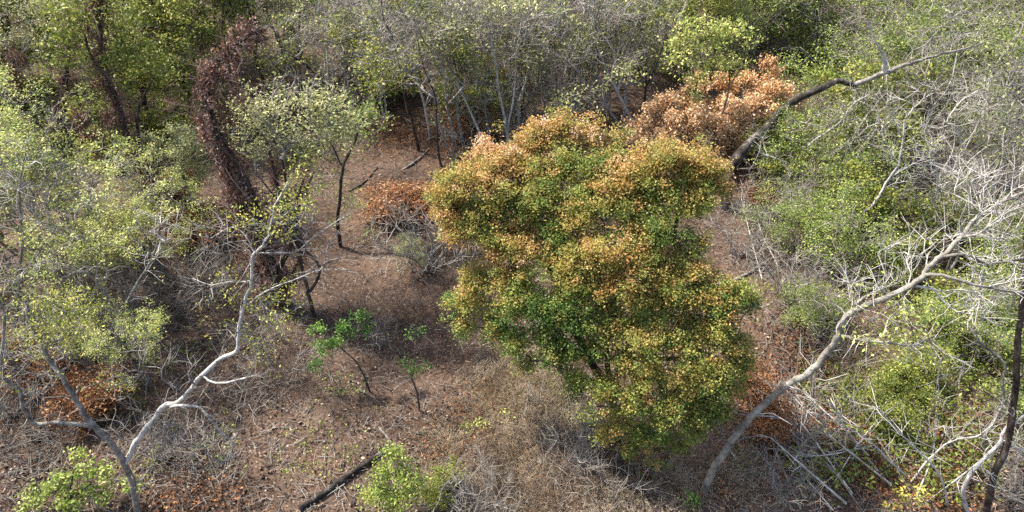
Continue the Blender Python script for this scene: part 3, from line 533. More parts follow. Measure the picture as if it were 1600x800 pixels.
# logs lying flat: traced on the ground
def lying(label, pts, r, barkm, name='fallen_log', cat='log', seed=3):
    rng = np.random.default_rng(seed); P = np.array([G(*p) for p in pts]); P[:, 2] += r*.75; Q = catmull(P, 6); b = P[0].copy()
    g = Geo(); rr = np.linspace(r, r*.75, len(Q))*(1+rng.normal(size=len(Q))*.07); g.tube(Q, rr, 9)
    for e, d in ((0, -1), (-1, 1)):      # broken ends
        g.tube([Q[e], Q[e]+(Q[e]-Q[e-d] if e == 0 else Q[e]-Q[e-1])*.02*d*d], [rr[e], .004], 9)
    return tag(part(name, g, M[barkm], None, b, True), label, cat)
lying('dark brown log lying on the leaf litter at bottom centre', [(468, 797), (510, 770), (555, 738), (603, 706)], .055, 'darklog')
lying('weathered grey log lying right of the orange tree', [(1120, 448), (1160, 434), (1197, 411)], .05, 'grey', seed=4)
lying('pale bent stick on the soil clearing behind the rust shrub', [(628, 268), (655, 249), (672, 232)], .035, 'grey', 'fallen_branch', 'branch', 5)
lying('thin dark stick lying in the clearing left of the rust shrub', [(545, 300), (570, 285), (590, 262)], .025, 'dark', 'fallen_branch', 'branch', 6)
lying('thin grey stick lying on the litter by the top of the dark log', [(592, 668), (610, 690), (622, 705)], .02, 'grey', 'fallen_branch', 'branch', 7)

# --- vine-draped trunks
def vine_tree(label, base, trunk, cl, seed, rv, others=(), A=None, leafm='greygreen', lf=.5):
    rng = np.random.default_rng(seed); b = G(*base); by = b[1]
    lim = [(np.vstack([[b+np.array([0, 0, -.15])], path(by, trunk)]), .1, .03)]+[(path(by, o_), .05, .02) for o_ in others]
    at = clumps(by, A, rng, 8) if A else np.zeros((0, 3))
    root = plant('vine_draped_tree', label, 'tree', b, lim, at, rng, 'dark', leafm if A else None, tip=.005, twig=2, twl=.3, twm='browntwig', per=9, spread=.13, lsize=.09, tint=.55, leaffrac=lf)
    g = Geo(); gs = Geo()
    for (px, py, dy, r) in cl:
        c = W(px, py, by+dy); r = r*(.74 if seed == 51 and py < 250 else 1.0); n = int(800*(r/.3)**1.8); nb = max(6, n//34); B = blob(c, r, nb, rng, 1.2, .3); B += rng.normal(size=B.shape)*.06; k = rng.integers(0, nb, n)
        P = B[k]+rng.normal(size=(n, 3))*np.array([.04, .04, .09]); g.leaves(P, .06, rng, .1, np.clip(.62+rng.normal(size=nb)[k]*.25, 0, 1), .6, .5)
        m = n//9; gs.twigs(blob(c, r*1.0, m, rng, 1.3, .4), rng.normal(size=(m, 3))*np.array([.5, .5, 1]), rng.uniform(.2, .8, m), .007, rng, .5)
    v = part('vine', g, M['vine'], root, b); part('vine_stems', gs, M['browntwig'], v, (0, 0, 0)); v.children[0].location = (0, 0, 0)
    for q in v.children: q.location = tuple(-float(c) for c in b)
vine_tree('tall hooked trunk smothered in dead purple brown vine, left of the bare soil clearing', (445, 480),
    [(430, 430, 0), (412, 370, .1), (395, 310, .2), (370, 262, .2), (345, 220, .3), (328, 175, .4), (322, 130, .5), (345, 90, .6), (380, 60, .6), (410, 48, .6)],
    [(405, 55, .6, .18), (380, 58, .6, .26), (355, 80, .6, .28), (330, 105, .5, .28), (315, 125, .5, .24), (325, 155, .4, .26), (345, 120, .5, .22), (370, 95, .5, .2), (330, 190, .3, .25), (340, 215, .3, .26), (352, 240, .3, .26), (362, 265, .2, .27), (378, 290, .2, .27), (392, 320, .2, .26), (375, 150, .5, .14), (355, 180, .4, .16),
     (400, 345, .1, .25), (412, 375, .1, .25), (420, 405, 0, .25), (428, 435, 0, .25), (436, 460, 0, .24), (370, 330, .1, .18), (455, 380, .1, .2), (446, 345, .15, .18), (438, 310, .3, .17), (432, 275, .4, .15), (462, 350, .4, .14), (470, 400, .2, .16), (458, 430, .1, .2), (466, 375, .3, .14), (350, 260, .3, .16), (365, 310, .3, .18), (390, 395, .3, .18), (410, 450, .3, .2), (472, 300, .5, .13), (405, 420, .1, .2), (320, 210, .4, .14), (385, 360, .1, .18)], 51, .3,
    others=[[(420, 478, .3), (405, 430, .3), (385, 370, .3), (360, 300, .3), (345, 225, .3)], [(430, 430, 0), (455, 380, .1), (440, 330, .2), (430, 270, .4), (420, 235, .5)], [(440, 460, 0), (470, 400, .2), (460, 340, .4), (475, 280, .6)]])
traced('dark twin stemmed tree right of the hooked vine trunk, under the dusty round crown', 'twin_stem_tree', (492, 496),
    [([(492, 496, 0), (482, 460, 0), (470, 410, .1), (458, 360, .3), (450, 300, .5), (440, 250, .7)], .055, .025), ([(482, 460, 0), (500, 420, .1), (470, 380, .3), (465, 330, .5), (490, 270, .7)], .04, .02), ([(458, 360, .3), (430, 310, .4), (400, 270, .6)], .03, .014)], 'dark', 52,
    [(400, 190, 1.2, .5), (430, 165, 1.4, .5), (470, 160, 1.5, .5), (500, 185, 1.4, .5), (380, 225, 1.0, .4), (430, 215, 1.2, .5), (470, 210, 1.2, .5), (520, 205, 1.4, .4), (410, 150, 1.6, .4), (450, 140, 1.6, .4), (500, 150, 1.6, .4), (545, 190, 1.5, .3), (400, 250, .8, .3)],
    'greygreen', 10, twm='twig', twig=2, twl=.35, per=7, spread=.12, lsize=.075, tint=.85, lup=1.6, leaffrac=.62)
traced('dark leaning tree with a green leaf tuft right of the dusty round crown', 'dark_stem_tree', (532, 385),
    [([(532, 385, 0), (528, 345, 0), (532, 300, .1), (535, 262, .2), (548, 235, .3), (560, 205, .4), (570, 180, .6)], .06, .03), ([(535, 262, .2), (515, 220, .4), (500, 200, .5)], .03, .015)], 'dark', 53,
    [(540, 200, .5, .45), (565, 215, .4, .35), (580, 190, .6, .4), (510, 205, .6, .4), (520, 240, .4, .35), (560, 170, .7, .4), (520, 280, .1, .3), (540, 320, 0, .3), (500, 300, .3, .35), (490, 340, .2, .3), (520, 350, 0, .25)],
    'lime', 8, twm='twig', tint=.35, per=4, lsize=.075, leaffrac=.7)
vine_tree('dark trunk wrapped in brown dead vine near the top left, left of the hooked one', (262, 345),
    [(245, 300, .1), (225, 258, .2), (198, 212, .3), (185, 170, .4), (165, 130, .5), (157, 80, .6), (155, 20, .8), (152, -20, .9)],
    [(255, 320, 0, .24), (245, 295, .1, .26), (232, 270, .1, .26), (215, 240, .2, .26), (200, 215, .3, .25), (190, 185, .4, .22), (180, 155, .4, .2), (165, 125, .5, .22), (158, 95, .6, .2), (155, 60, .6, .18), (155, 25, .8, .18), (150, 5, .9, .2), (225, 300, .1, .15), (170, 190, .4, .15), (140, 215, .4, .2), (125, 190, .5, .2)], 54, .25,
    others=[[(185, 165, .4), (165, 115, .5), (140, 85, .6), (128, 30, .8)], [(225, 258, .2), (215, 180, .6), (240, 120, .9)]],
    A=[(120, 40, .9, .6), (140, 5, 1., .5), (100, 90, .8, .5), (200, 30, 1.0, .5), (240, 100, 1.0, .5), (190, 80, .8, .5), (100, 10, 1.1, .4)], leafm='olive', lf=.8)
vine_tree('short stump tree draped in dead brown vine at the far left', (95, 235),
    [(96, 200, 0), (100, 160, .2), (104, 110, .3), (108, 60, .5), (110, 20, .6)], [(96, 200, 0, .2), (100, 165, .2, .22), (104, 125, .3, .24), (105, 90, .4, .22), (110, 50, .5, .22), (22, 120, .3, .24), (22, 150, .2, .22), (25, 90, .4, .2), (110, 20, .6, .2)], 55, .2,
    others=[[(96, 205, 0), (50, 190, .1), (25, 150, .2), (20, 90, .4)]])

# --- upper row trunks
for i, (lab, bs, p, r, bk, extra_l) in enumerate([
    ('dark curved tree standing in the far soil clearing', (655, 236), [(655, 236, 0), (645, 195, 0), (635, 160, .1), (625, 110, .2), (615, 65, .3), (600, 30, .5), (595, -5, .6)], .06, 'dark', [[(630, 130, .1), (655, 95, .2), (670, 60, .3)]]),
    ('pale grey slanting tree, tallest in the row behind the orange tree', (765, 246), [(765, 246, 0), (752, 215, 0), (738, 182, .1), (722, 145, .2), (700, 95, .4), (680, 40, .7), (670, 0, .9)], .05, 'pale', [[(738, 182, .1), (715, 135, 0), (690, 115, 0)]]),
    ('straight pale twin trunk right of the slanting grey tree', (797, 240), [(797, 240, 0), (790, 195, 0), (780, 145, .1), (772, 90, .3), (762, 40, .5), (742, 0, .7)], .06, 'pale', [[(792, 205, 0), (803, 150, .1), (806, 90, .2), (815, 30, .4)]]),
    ('thin upright grey tree between the slanting tree and the twin trunk', (767, 244), [(767, 244, .0), (763, 200, .2), (758, 170, .2), (760, 120, .3), (765, 50, .5)], .035, 'grey', []),
    ('grey brown double tree behind the rust shrub', (708, 275), [(708, 275, 0), (708, 230, 0), (705, 200, .1), (697, 150, .2), (690, 100, .4), (665, 40, .7)], .055, 'grey', [[(706, 250, 0), (690, 205, .1), (682, 165, .2), (670, 120, .2)]]),
    ('slim dark tree just left of the grey brown double tree', (695, 280), [(695, 280, 0), (685, 235, 0), (682, 190, .1), (680, 150, .2), (662, 105, .4), (650, 50, .5)], .045, 'dark', []),
    ('dark arching tree above the dusty round crown', (520, 185), [(520, 185, 0), (512, 150, 0), (500, 125, .1), (470, 95, .3), (440, 75, .4), (425, 40, .5)], .075, 'dark', [[(512, 150, 0), (540, 110, .1), (560, 60, .3)]]),
    ('forked dark tree with bent limb at the back of the clearing', (567, 190), [(567, 190, 0), (563, 165, 0), (568, 140, .1), (585, 125, .2), (590, 80, .4), (600, 20, .6)], .055, 'dark', [[(565, 155, 0), (545, 115, .2), (535, 60, .4)]]),
    ('thick weathered grey snag behind the right of the orange tree', (997, 215), [(997, 215, 0), (985, 185, 0), (965, 145, .1), (948, 110, .2), (935, 75, .3), (925, 30, .5)], .08, 'pale', [[(965, 145, .1), (975, 100, .2), (990, 50, .4)]]),
    ('grey dead tree leaning left above the orange crown', (998, 238), [(998, 238, 0), (975, 205, 0), (950, 170, .1), (925, 140, .2), (905, 120, .3)], .06, 'grey', []),
    ('straight dark tree behind the weathered snag', (1006, 205), [(1006, 205, 0), (1008, 150, .1), (1010, 90, .3), (1005, 20, .5)], .05, 'dark', [[(1008, 140, .1), (1030, 90, .3), (1045, 30, .5)]]),
    ('dark thin tree left of the orange crown top, far back', (818, 195), [(818, 195, 0), (815, 165, 0), (820, 140, .1), (812, 100, .3), (820, 40, .5)], .04, 'dark', [[(816, 175, 0), (835, 145, .1), (845, 110, .3)]]),
    ('grey stemmed tree above the top of the orange crown', (895, 190), [(895, 190, 0), (890, 140, .1), (885, 90, .2), (870, 30, .4), (860, -10, .6)], .06, 'grey', [[(890, 140, .1), (905, 90, .3), (915, 30, .5)]]),
    ('dark leaning tree in the top right corner', (1592, 120), [(1592, 120, 0), (1590, 70, 0), (1588, 20, .1), (1590, -20, .2)], .08, 'dark', []),
    ('bare dark tree bending right at the top centre right', (1170, 60), [(1170, 60, 0), (1180, 25, 0), (1200, 5, .1), (1220, -10, .2)], .05, 'dark', []),
    ]):
    L_ = [(p, r, r*.3)]+[(e, r*.6, r*.2) for e in extra_l]; tx, ty, td = p[-1][0], p[-1][1], p[-1][2]; mx_, my_, md = p[-2]
    rng_ = random.Random(i); A = []
    for q in range(11):
        f = rng_.random(); cx = tx+(mx_-tx)*f; cyy = ty+(my_-ty)*f; A.append((cx+rng_.uniform(-75, 75), cyy+rng_.uniform(-45, 45), td+rng_.uniform(-.9, .9), rng_.uniform(.35, .6)))
    lf = 'olive' if bk == 'dark' else 'greygreen'
    traced(lab, 'slender_tree' if r < .07 else 'tall_tree', bs, L_, bk, 60+i, A, lf, 7, leaffrac=.32 if bk == 'dark' else .16, tint=.65, twm='twig', twig=2, twl=.5, twr=.0075, per=8, lsize=.095, spread=.14, lup=1.5)

BK = [(585, 170, 560, -10, 'left of the clearing at the back'), (645, 150, 665, -10, 'behind the dark curved tree'), (672, 215, 640, 20, 'left of the grey brown double tree'), (726, 235, 705, 0, 'between the double tree and the slanting grey tree'),
      (745, 190, 748, -10, 'behind the slanting grey tree'), (812, 215, 830, 0, 'right of the pale twin trunk'), (838, 200, 800, 10, 'crossing behind the pale twin trunk'), (860, 190, 878, -10, 'above the left half of the orange crown'), (882, 185, 840, 5, 'leaning left above the orange crown'),
      (915, 200, 940, -5, 'leaning right above the orange crown'), (938, 190, 925, 0, 'just left of the weathered snag'), (975, 190, 1015, 0, 'just right of the weathered snag'), (1025, 170, 1030, -10, 'between the straight dark tree and the slim forked tree'), (465, 150, 500, -10, 'behind the dark arching tree'), (540, 140, 520, 0, 'right of the dark arching tree')]
for i, (bx, by_, tx, ty, wh) in enumerate(BK):
    rq = random.Random(500+i); mx_ = (bx+tx)/2; my_ = (by_+ty)/2; sg = 1 if i % 2 else -1
    L1 = [(bx, by_, 0), (bx*.75+tx*.25+rq.uniform(-8, 8), by_*.75+ty*.25, 0), (mx_+rq.uniform(-9, 9), my_, .1), (bx*.25+tx*.75+rq.uniform(-8, 8), by_*.25+ty*.75, .2), (tx, ty, .3)]
    L2 = [L1[2], (mx_+sg*22, my_-30, .1), (mx_+sg*rq.uniform(30, 55), my_-75, .2)]; L3 = [L1[1], (L1[1][0]-sg*14, L1[1][1]-35, 0), (L1[1][0]-sg*rq.uniform(20, 40), L1[1][1]-85, .1)]
    A = [(tx+rq.uniform(-50, 50), ty+rq.uniform(-10, 50), rq.uniform(-.5, .7), .4) for q in range(4)]
    traced('slim pale leafless tree '+wh, 'slender_tree', (bx, by_), [(L1, .06*rq.uniform(.8, 1.15), .02), (L2, .032, .012), (L3, .028, .01)], 'pale' if i % 3 else 'grey', 200+i, A, 'lime', 7, leaffrac=.12, tint=.5, twm='pale', twl=.5, twr=.0075, group='slim pale trees at the back', lsize=.09)
# ================================================================ filling trees and shrubs, each a thing
T = [
 ('olive', 25, 150, 1.0, 'olive tree on the left edge, near the top'), ('olive', 100, 120, 1.05, 'leafy tree behind the stump with brown vine at far left'),
 ('olive', 225, 190, 1.0, 'dense olive tree between the two vine wrapped trunks, nearest of the olive trees'), ('olive', 300, 150, 1.1, 'bright topped leafy tree directly left of the hooked vine trunk'),
 ('olive', 355, 110, 1.1, 'leafy tree behind the hook of the vine trunk at the top edge'), ('olive', 240, 80, 1.1, 'olive tree at the top edge behind the middle of the upper left group'),
 ('greyleaf', 50, 215, 1.0, 'dusty green tree in front of the far left stump'), ('greyleaf', 160, 60, 1.1, 'dusty tree at the top edge above the brown vine trunk'),
 ('olive', 330, 200, .8, 'small olive tree just left of the middle of the hooked trunk'), ('darkshrub', 240, 235, 1.2, 'dark green shrub beside the lower end of the brown vine trunk'),
 ('darkshrub', 60, 205, 1.2, 'dark green shrub at the foot of the far left stump'), ('greyleaf', 410, 130, 1.0, 'dusty leafed tree right behind the hooked trunk top'),
 ('greyleaf', 300, 345, .55, 'small silvery shrub like tree left of the hooked trunk base'), ('rustshrub', 272, 335, 1.0, 'rust red dead shrub between the vine trunk and the silvery bush'), 
 ('rustshrub', 320, 385, .9, 'low brown dead shrub left of the foot of the hooked trunk'),
 # left foreground
 ('wispy', 40, 470, .85, 'wispy yellow green tree on the left edge, largest of the left foreground'), ('wispy', 120, 480, .8, 'wispy tree second from the left edge in the left foreground'),
 ('wispy', 215, 500, .72, 'wispy pale leafed tree left of the bleached branches'), ('wispy', 5, 380, .9, 'thin tree on the left edge behind the largest wispy tree'),
 ('wispy', 120, 380, .8, 'thin pale leafed tree behind the left foreground pair'), ('bare', 60, 600, .6, 'small leafless tree on the left edge beside the grey forked trunk'),
 ('wispy', 150, 590, .45, 'low yellow leafed sapling beside the grey forked trunk'), ('wispy', 240, 610, .4, 'low yellow green sapling above the fork of the bleached branch'),
 ('deadshrub', 250, 720, .6, 'grey twiggy shrub at the foot of the bleached tree'),
 ('deadshrub', 20, 650, .8, 'leafless shrub on the left edge under the arched grey limb'), ('deadshrub', 170, 530, .8, 'leafless shrub between the left wispy trees'),
 ('bare', 90, 430, .7, 'leafless grey tree among the wispy trees at left'), ('rustshrub', 70, 590, .9, 'rust brown shrub behind the grey forked trunk'), ('rustshrub', 150, 650, .8, 'rust brown shrub right below the fork of the grey trunk'),
 ('deadshrub', 330, 460, .7, 'leafless shrub behind the upright bleached branch'), ('deadshrub', 410, 540, .5, 'small leafless shrub on the litter below the twin stems'), ('wispy', 260, 430, .6, 'small pale green tree left of the upright bleached branch'),
 # top middle
 ('bare', 450, 110, 1.0, 'grey leafless tree at the top edge right of the hooked trunk'), ('bare', 545, 130, 1.0, 'leafless tree veiling the back of the far clearing, left of centre'),
 ('bare', 490, 60, 1.0, 'leafless tree at the top edge left of the far clearing'), ('greyleaf', 470, 90, 1.0, 'dusty green tree above the dark arching tree'), ('bare', 590, 90, 1.0, 'leafless tree at the top edge above the far clearing'),
 ('pole', 620, 120, .9, 'slender sparse leafed tree behind the dark curved tree of the clearing'), ('greyleaf', 720, 140, .95, 'dusty tree behind the row of pale trunks'), ('bare', 670, 80, 1.0, 'leafless tree behind the curved dark tree, at the top edge'),
 ('bare', 760, 130, 1.0, 'leafless tree at the top behind the twin trunk'), ('pole', 735, 100, 1.0, 'slender tree rising at the top edge above the slanting trunk'), ('pole', 840, 140, .9, 'slender tree between the twin trunk and the orange crown'),
 ('bare', 850, 165, .95, 'leafless tree standing just behind the left half of the orange crown'), ('bare', 930, 140, 1.0, 'leafless tree behind the weathered snag'), ('bare', 880, 90, 1.05, 'leafless tree at the top edge above the orange crown'),
 ('pole', 960, 100, .95, 'slender tree at the top edge left of the straight dark tree'), ('pole', 820, 90, 1.0, 'slender tree at the top centre'), ('bare', 930, 60, 1.05, 'pale leafless tree on the top edge right of centre'), ('olive', 1000, 110, .9, 'dark leafed tree by the straight dark trunk'),
 ('bare', 1010, 60, 1.0, 'leafless tree on the top edge right of the dusty trees'), ('darkshrub', 600, 150, 1.0, 'low green shrub at the back edge of the far clearing'), ('darkshrub', 740, 200, 1.0, 'green shrub at the feet of the pale trunk row'),
 ('deadshrub', 560, 180, .9, 'grey leafless shrub on the left rim of the far clearing'), ('deadshrub', 730, 235, .8, 'leafless shrub between the pale trunks'), ('deadshrub', 830, 230, .9, 'leafless shrub right of the twin trunk foot'), ('rustshrub', 735, 215, 1.0, 'rust shrub behind the slanting pale trunk'),
 ('bare', 600, 185, .8, 'leafless tree leaning over the far clearing'), ('bare', 680, 160, .9, 'leafless tree among the pale trunks, left part of the row'), ('bare', 815, 190, .85, 'leafless tree right behind the left tip of the orange crown'),
 ('bare', 900, 185, .85, 'leafless tree touching the top of the orange crown'), ('bare', 950, 175, .8, 'leafless tree between the weathered snag and the orange crown'), ('bare', 520, 190, .8, 'leafless tree above the dusty round crown, right side'), ('bare', 630, 60, 1.1, 'leafless tree on the top edge above the curved dark tree'), ('bare', 790, 60, 1.1, 'leafless tree on the top edge above the twin trunk'), ('bare', 560, 40, 1.1, 'leafless tree on the top edge left of the clearing trees'),
 # right of centre top
 ('olive', 1070, 110, .85, 'dark green tree behind the slim forked brown tree'), ('shrub', 1060, 120, 1.2, 'light green shrub left of the slim forked brown tree'), ('olive', 1120, 50, 1.0, 'green tree on the top edge above the dry peach leaves'),
 ('shrub', 1210, 90, 1.5, 'tall lime shrub at the top, right above the dry peach leaves'), ('shrub', 1150, 85, 1.4, 'light green shrub behind the dry peach leaves'), ('shrub', 1280, 110, 1.5, 'tall lime shrub behind the charred trunk'), ('shrub', 1240, 40, 1.6, 'lime shrub on the top edge, leftmost above the charred trunk'),
 ('shrub', 1320, 50, 1.6, 'lime shrub on the top edge above the middle of the charred trunk'), ('shrub', 1400, 60, 1.5, 'lime shrub beside the stub of the charred trunk'), ('rustshrub', 1385, 65, 1.5, 'orange brown shrub just behind the stub of the charred trunk'), ('shrub', 1480, 60, 1.6, 'lime shrub on the top edge right of the charred trunk end'),
 ('rustshrub', 1550, 50, 1.4, 'orange brown shrub near the top right corner'), ('shrub', 1550, 40, 1.6, 'lime shrub on the top edge near the right corner'), ('bare', 1350, 70, .7, 'leafless tree on the top edge above the charred trunk stub'), ('bare', 1480, 130, .7, 'grey leafless tree beyond the thin end of the charred trunk'), ('bare', 1570, 150, .8, 'leafless tree near the right edge under the top right corner'),
 # right middle
 ('shrub', 1220, 215, .9, 'green shrub under the black part of the charred trunk'), ('shrub', 1310, 170, 1.3, 'green shrub right under the bend of the charred trunk'), ('shrub', 1380, 170, 1.3, 'green shrub under the stub of the charred trunk'), ('darkshrub', 1300, 260, 1.3, 'mid green shrub beside the bleached curling branches'), ('shrub', 1260, 310, 1.0, 'green shrub at the foot of the curling branches'),
 ('darkshrub', 1200, 290, .9, 'mid green shrub right of the root of the charred trunk'), ('shrub', 1460, 150, 1.4, 'lime shrub beneath the thin end of the charred trunk'), ('shrub', 1560, 200, 1.4, 'lime shrub on the right edge in the upper part'), ('shrub', 1520, 120, 1.3, 'lime shrub by the right edge near the top'), ('darkshrub', 1360, 230, 1.2, 'mid green shrub behind the crooked pale tree'),
 ('bare', 1330, 260, .65, 'small leafless tree left of the crooked pale tree'), ('bare', 1430, 260, .8, 'leafless tree right of the crooked pale tree'), ('bare', 1500, 250, .8, 'leafless grey tree in the middle of the right hand brush'), ('bare', 1570, 300, .8, 'leafless grey tree on the right edge above the end of the leaning tree'), ('bare', 1450, 350, .7, 'leafless tree above the bend of the leaning tree'), ('bare', 1530, 380, .7, 'leafless tree behind the end of the leaning tree'),
 ('bare', 1390, 150, .8, 'leafless tree below the stub of the charred trunk'), ('bare', 1540, 220, .75, 'leafless tree on the right, upper middle of the brush'), ('bare', 1300, 320, .6, 'small leafless tree by the curling branches foot'), ('bare', 1480, 430, .6, 'leafless tree below the bend of the leaning tree'), ('bare', 1410, 90, .8, 'leafless tree right of the charred trunk stub'), ('bare', 1270, 80, .7, 'leafless tree over the lime shrubs above the charred trunk'),
 ('deadshrub', 1440, 320, 1.1, 'dense leafless shrub above the bend of the leaning tree'), ('deadshrub', 1390, 330, 1.0, 'leafless shrub beside the crooked pale tree foot'), ('deadshrub', 1520, 300, 1.1, 'leafless shrub in the right hand brush'), ('deadshrub', 1580, 400, 1.0, 'leafless shrub at the right edge behind the end of the leaning tree'),
 ('shrub', 1240, 400, .85, 'bright green shrub left of the crooked pale tree foot'), ('shrub', 1310, 440, .75, 'bright green shrub above the middle of the leaning tree'), ('darkshrub', 1370, 400, .9, 'mid green shrub behind the middle of the leaning tree'), ('darkshrub', 1300, 350, .9, 'mid green shrub above the crooked trunk elbow'), ('shrub', 1210, 380, .6, 'small green shrub just right of the weathered grey log'),
 ('darkshrub', 1500, 420, .9, 'mid green shrub under the far end of the leaning tree'), ('shrub', 1560, 450, .9, 'green shrub at the right edge under the leaning tree'), ('darkshrub', 1520, 520, .8, 'mid green shrub left of the tall dark trunk at the right'), ('shrub', 1490, 560, .7, 'pale green shrub beside the twisted grey tree'), ('shrub', 1570, 560, .7, 'pale green shrub behind the tall dark trunk'),
 ('darkshrub', 1575, 640, .7, 'mid green shrub at the right edge near the S bent trunk'), ('darkshrub', 1420, 610, .5, 'low green shrub on the brown bank under the leaning tree'), ('shrub', 1270, 520, .45, 'small bright green shrub left of the leaning tree bend'), ('darkshrub', 1390, 660, .5, 'low green shrub behind the arched pale branch'),
 ('deadshrub', 1180, 350, .8, 'leafless shrub at the root of the charred trunk'), ('deadshrub', 1150, 400, .7, 'leafless shrub between the charred trunk and the grey log'), ('deadshrub', 1230, 480, .8, 'leafless shrub right of the orange tree'), ('deadshrub', 1250, 680, .65, 'grey brush heap at the foot of the leaning tree'),
 ('deadshrub', 1220, 770, .55, 'low leafless shrub at the bottom edge right of the leaning tree foot'), ('rustshrub', 1200, 680, .6, 'small rust shrub beside the leaning tree foot'), ('rustshrub', 1170, 610, .55, 'small rust shrub between the orange tree and the leaning tree'),
 ('rustshrub', 1180, 330, .7, 'rust shrub against the root of the charred trunk'), ('bare', 1560, 720, .35, 'small leafless tree in the bottom right corner'), ('deadshrub', 1580, 780, .6, 'leafless shrub in the bottom right corner'),
 # centre ground
 ('rustshrub', 662, 338, 1.1, 'bright rust orange shrub, the one of the pair nearer the orange tree', .72), ('rustshrub', 608, 340, 1.0, 'bright rust orange shrub, the one of the pair farther from the orange tree', .7), ('deadshrub', 905, 735, .55, 'twiggy dead shrub hidden in the shade at the foot of the orange tree'), ('deadshrub', 672, 425, 1.1, 'grey twiggy shrub left of the orange tree below the rust shrubs'), ('deadshrub', 720, 400, .5, 'small grey shrub touching the left side of the orange tree'), ('greyleaf', 645, 425, .22, 'tiny silvery plant before the grey twiggy shrub'),
 ('deadshrub', 760, 800, .6, 'leafless shrub at the bottom edge right of the feathery green shrub'), 
 ('deadshrub', 590, 540, .4, 'very thin brown shrub standing on the bare soil between the saplings'), ('darkshrub', 690, 770, .3, 'low dark plant beside the feathery green shrub'),
]
for t in T: put(*t)

# ================================================================ stuff nobody could count
def noise2(x, y, s, seed):
    r = np.random.default_rng(seed); v = 0
    for k in range(4):
        a = r.uniform(0, 6.28, 2); f = s*(1.7**k); v = v+np.sin(x*f*math.cos(a[0])+y*f*math.sin(a[0])+a[1])*np.cos(y*f*math.cos(a[1])-x*f*math.sin(a[1])+a[0])/(1.3**k)
    return v
def scatter_px(n, rng, x0=-60, x1=1660, y0=-30, y1=860, bias=.6):
    """random ground points, denser towards the viewer's end of the clearing"""
    d0, d1 = G(800, y1)[1], G(800, y0)[1]; y = d0*(d1/d0)**(rng.uniform(0, 1, n)**(1/ (bias+.4)))
    x = y*0; half = np.sqrt(y*y+CAMZ**2)/FPX; x = (rng.uniform(x0, x1, n)-800)*half
    return x, y
def patch(pp, n, rng):       # ground points in soft-edged patches: (px, py, radius m)
    out = []
    tot = sum(p[2]**2 for p in pp)
    for px, py, r in pp:
        g = G(px, py); m = int(n*r*r/tot); a = rng.normal(size=(m, 2))*r*.5; out.append(g[:2]+a)
    o = np.concatenate(out); return o[:, 0], o[:, 1]
def litter():
    rng = np.random.default_rng(70); g = Geo(); x, y = scatter_px(170000, rng)
    q = noise2(x, y, .9, 4); bare = np.zeros(len(x))
    for px, py, r in ((560, 480, 1.2), (530, 400, 1.2), (600, 400, 1.), (620, 520, 1.1), (640, 600, .8), (620, 240, 1.6), (600, 200, 1.6), (560, 330, 1.4), (500, 580, .8)):
        c = G(px, py); bare = np.maximum(bare, np.exp(-((x-c[0])**2+(y-c[1])**2)/r**2))
    keep = (rng.uniform(-2.2, 2.2, len(x)) < q+.8) & (rng.uniform(size=len(x)) > bare*1.0); x = x[keep]; y = y[keep]; z = gh(x, y)+rng.uniform(.004, .05, len(x))
    low = np.clip((8.6-y)/1.6, 0, 1); pale = sum(np.exp(-((x-c[0])**2+(y-c[1])**2)/1.1) for c in (G(760, 630), G(850, 640), G(820, 560), G(1060, 740), G(580, 640), G(560, 750), G(900, 740)))
    t = np.clip(.36+.05*low+.16*np.minimum(pale, 1.2)+.14*noise2(x, y, .6, 8)+rng.normal(size=len(x))*.2, 0, 1)
    g.leaves(np.stack([x, y, z], 1), .036*rng.lognormal(0, .33, len(x))*(1+.12*low), rng, 1.6, t, .62)
    tag(part('leaf_litter', g, M['litter'], None, (0, 0, 0)), kind='stuff', label='dry tan and brown fallen leaves over the soil')
litter()
def orange_litter():
    rng = np.random.default_rng(71); g = Geo()
    x, y = patch([(1480, 780, .7), (1380, 760, .6), (1560, 680, .6), (1230, 740, .6), (1240, 640, 1.1), (1180, 620, .8), (1320, 690, .9), (1480, 690, .9), (60, 590, 1.1), (150, 620, .9), (350, 790, .6), (270, 790, .6), (700, 700, .7), (850, 740, .7), (1000, 720, .6), (640, 330, 1.), (1250, 560, .8), (620, 215, 1.2), (1180, 250, 1.4), (1100, 250, 1.2), (270, 350, 1.), (330, 420, .8), (780, 640, .9), (1120, 760, .5), (740, 230, 1.5)], 26000, rng)
    z = gh(x, y)+rng.uniform(.01, .12, len(x)); g.leaves(np.stack([x, y, z], 1), .05, rng, .9, np.clip(.4+rng.normal(size=len(x))*.15, 0, 1), .6)
    tag(part('rust_leaf_litter', g, M['rust'], None, (0, 0, 0)), kind='stuff', label='rust coloured dead leaves gathered in drifts')
orange_litter()
def sticks():
    rng = np.random.default_rng(72); g = Geo(); x, y = scatter_px(15000, rng); a = rng.uniform(0, 6.28, len(x))
    P = np.stack([x, y, gh(x, y)+rng.uniform(.01, .06, len(x))], 1); D = np.stack([np.cos(a), np.sin(a), rng.normal(size=len(x))*.08], 1)
    g.twigs(P, D, rng.uniform(.08, .5, len(x)), rng.uniform(.003, .008, len(x)), rng, .3)
    tag(part('fallen_twigs', g, M['twig'], None, (0, 0, 0)), kind='stuff', label='short grey twigs strewn over the leaf litter')
sticks()
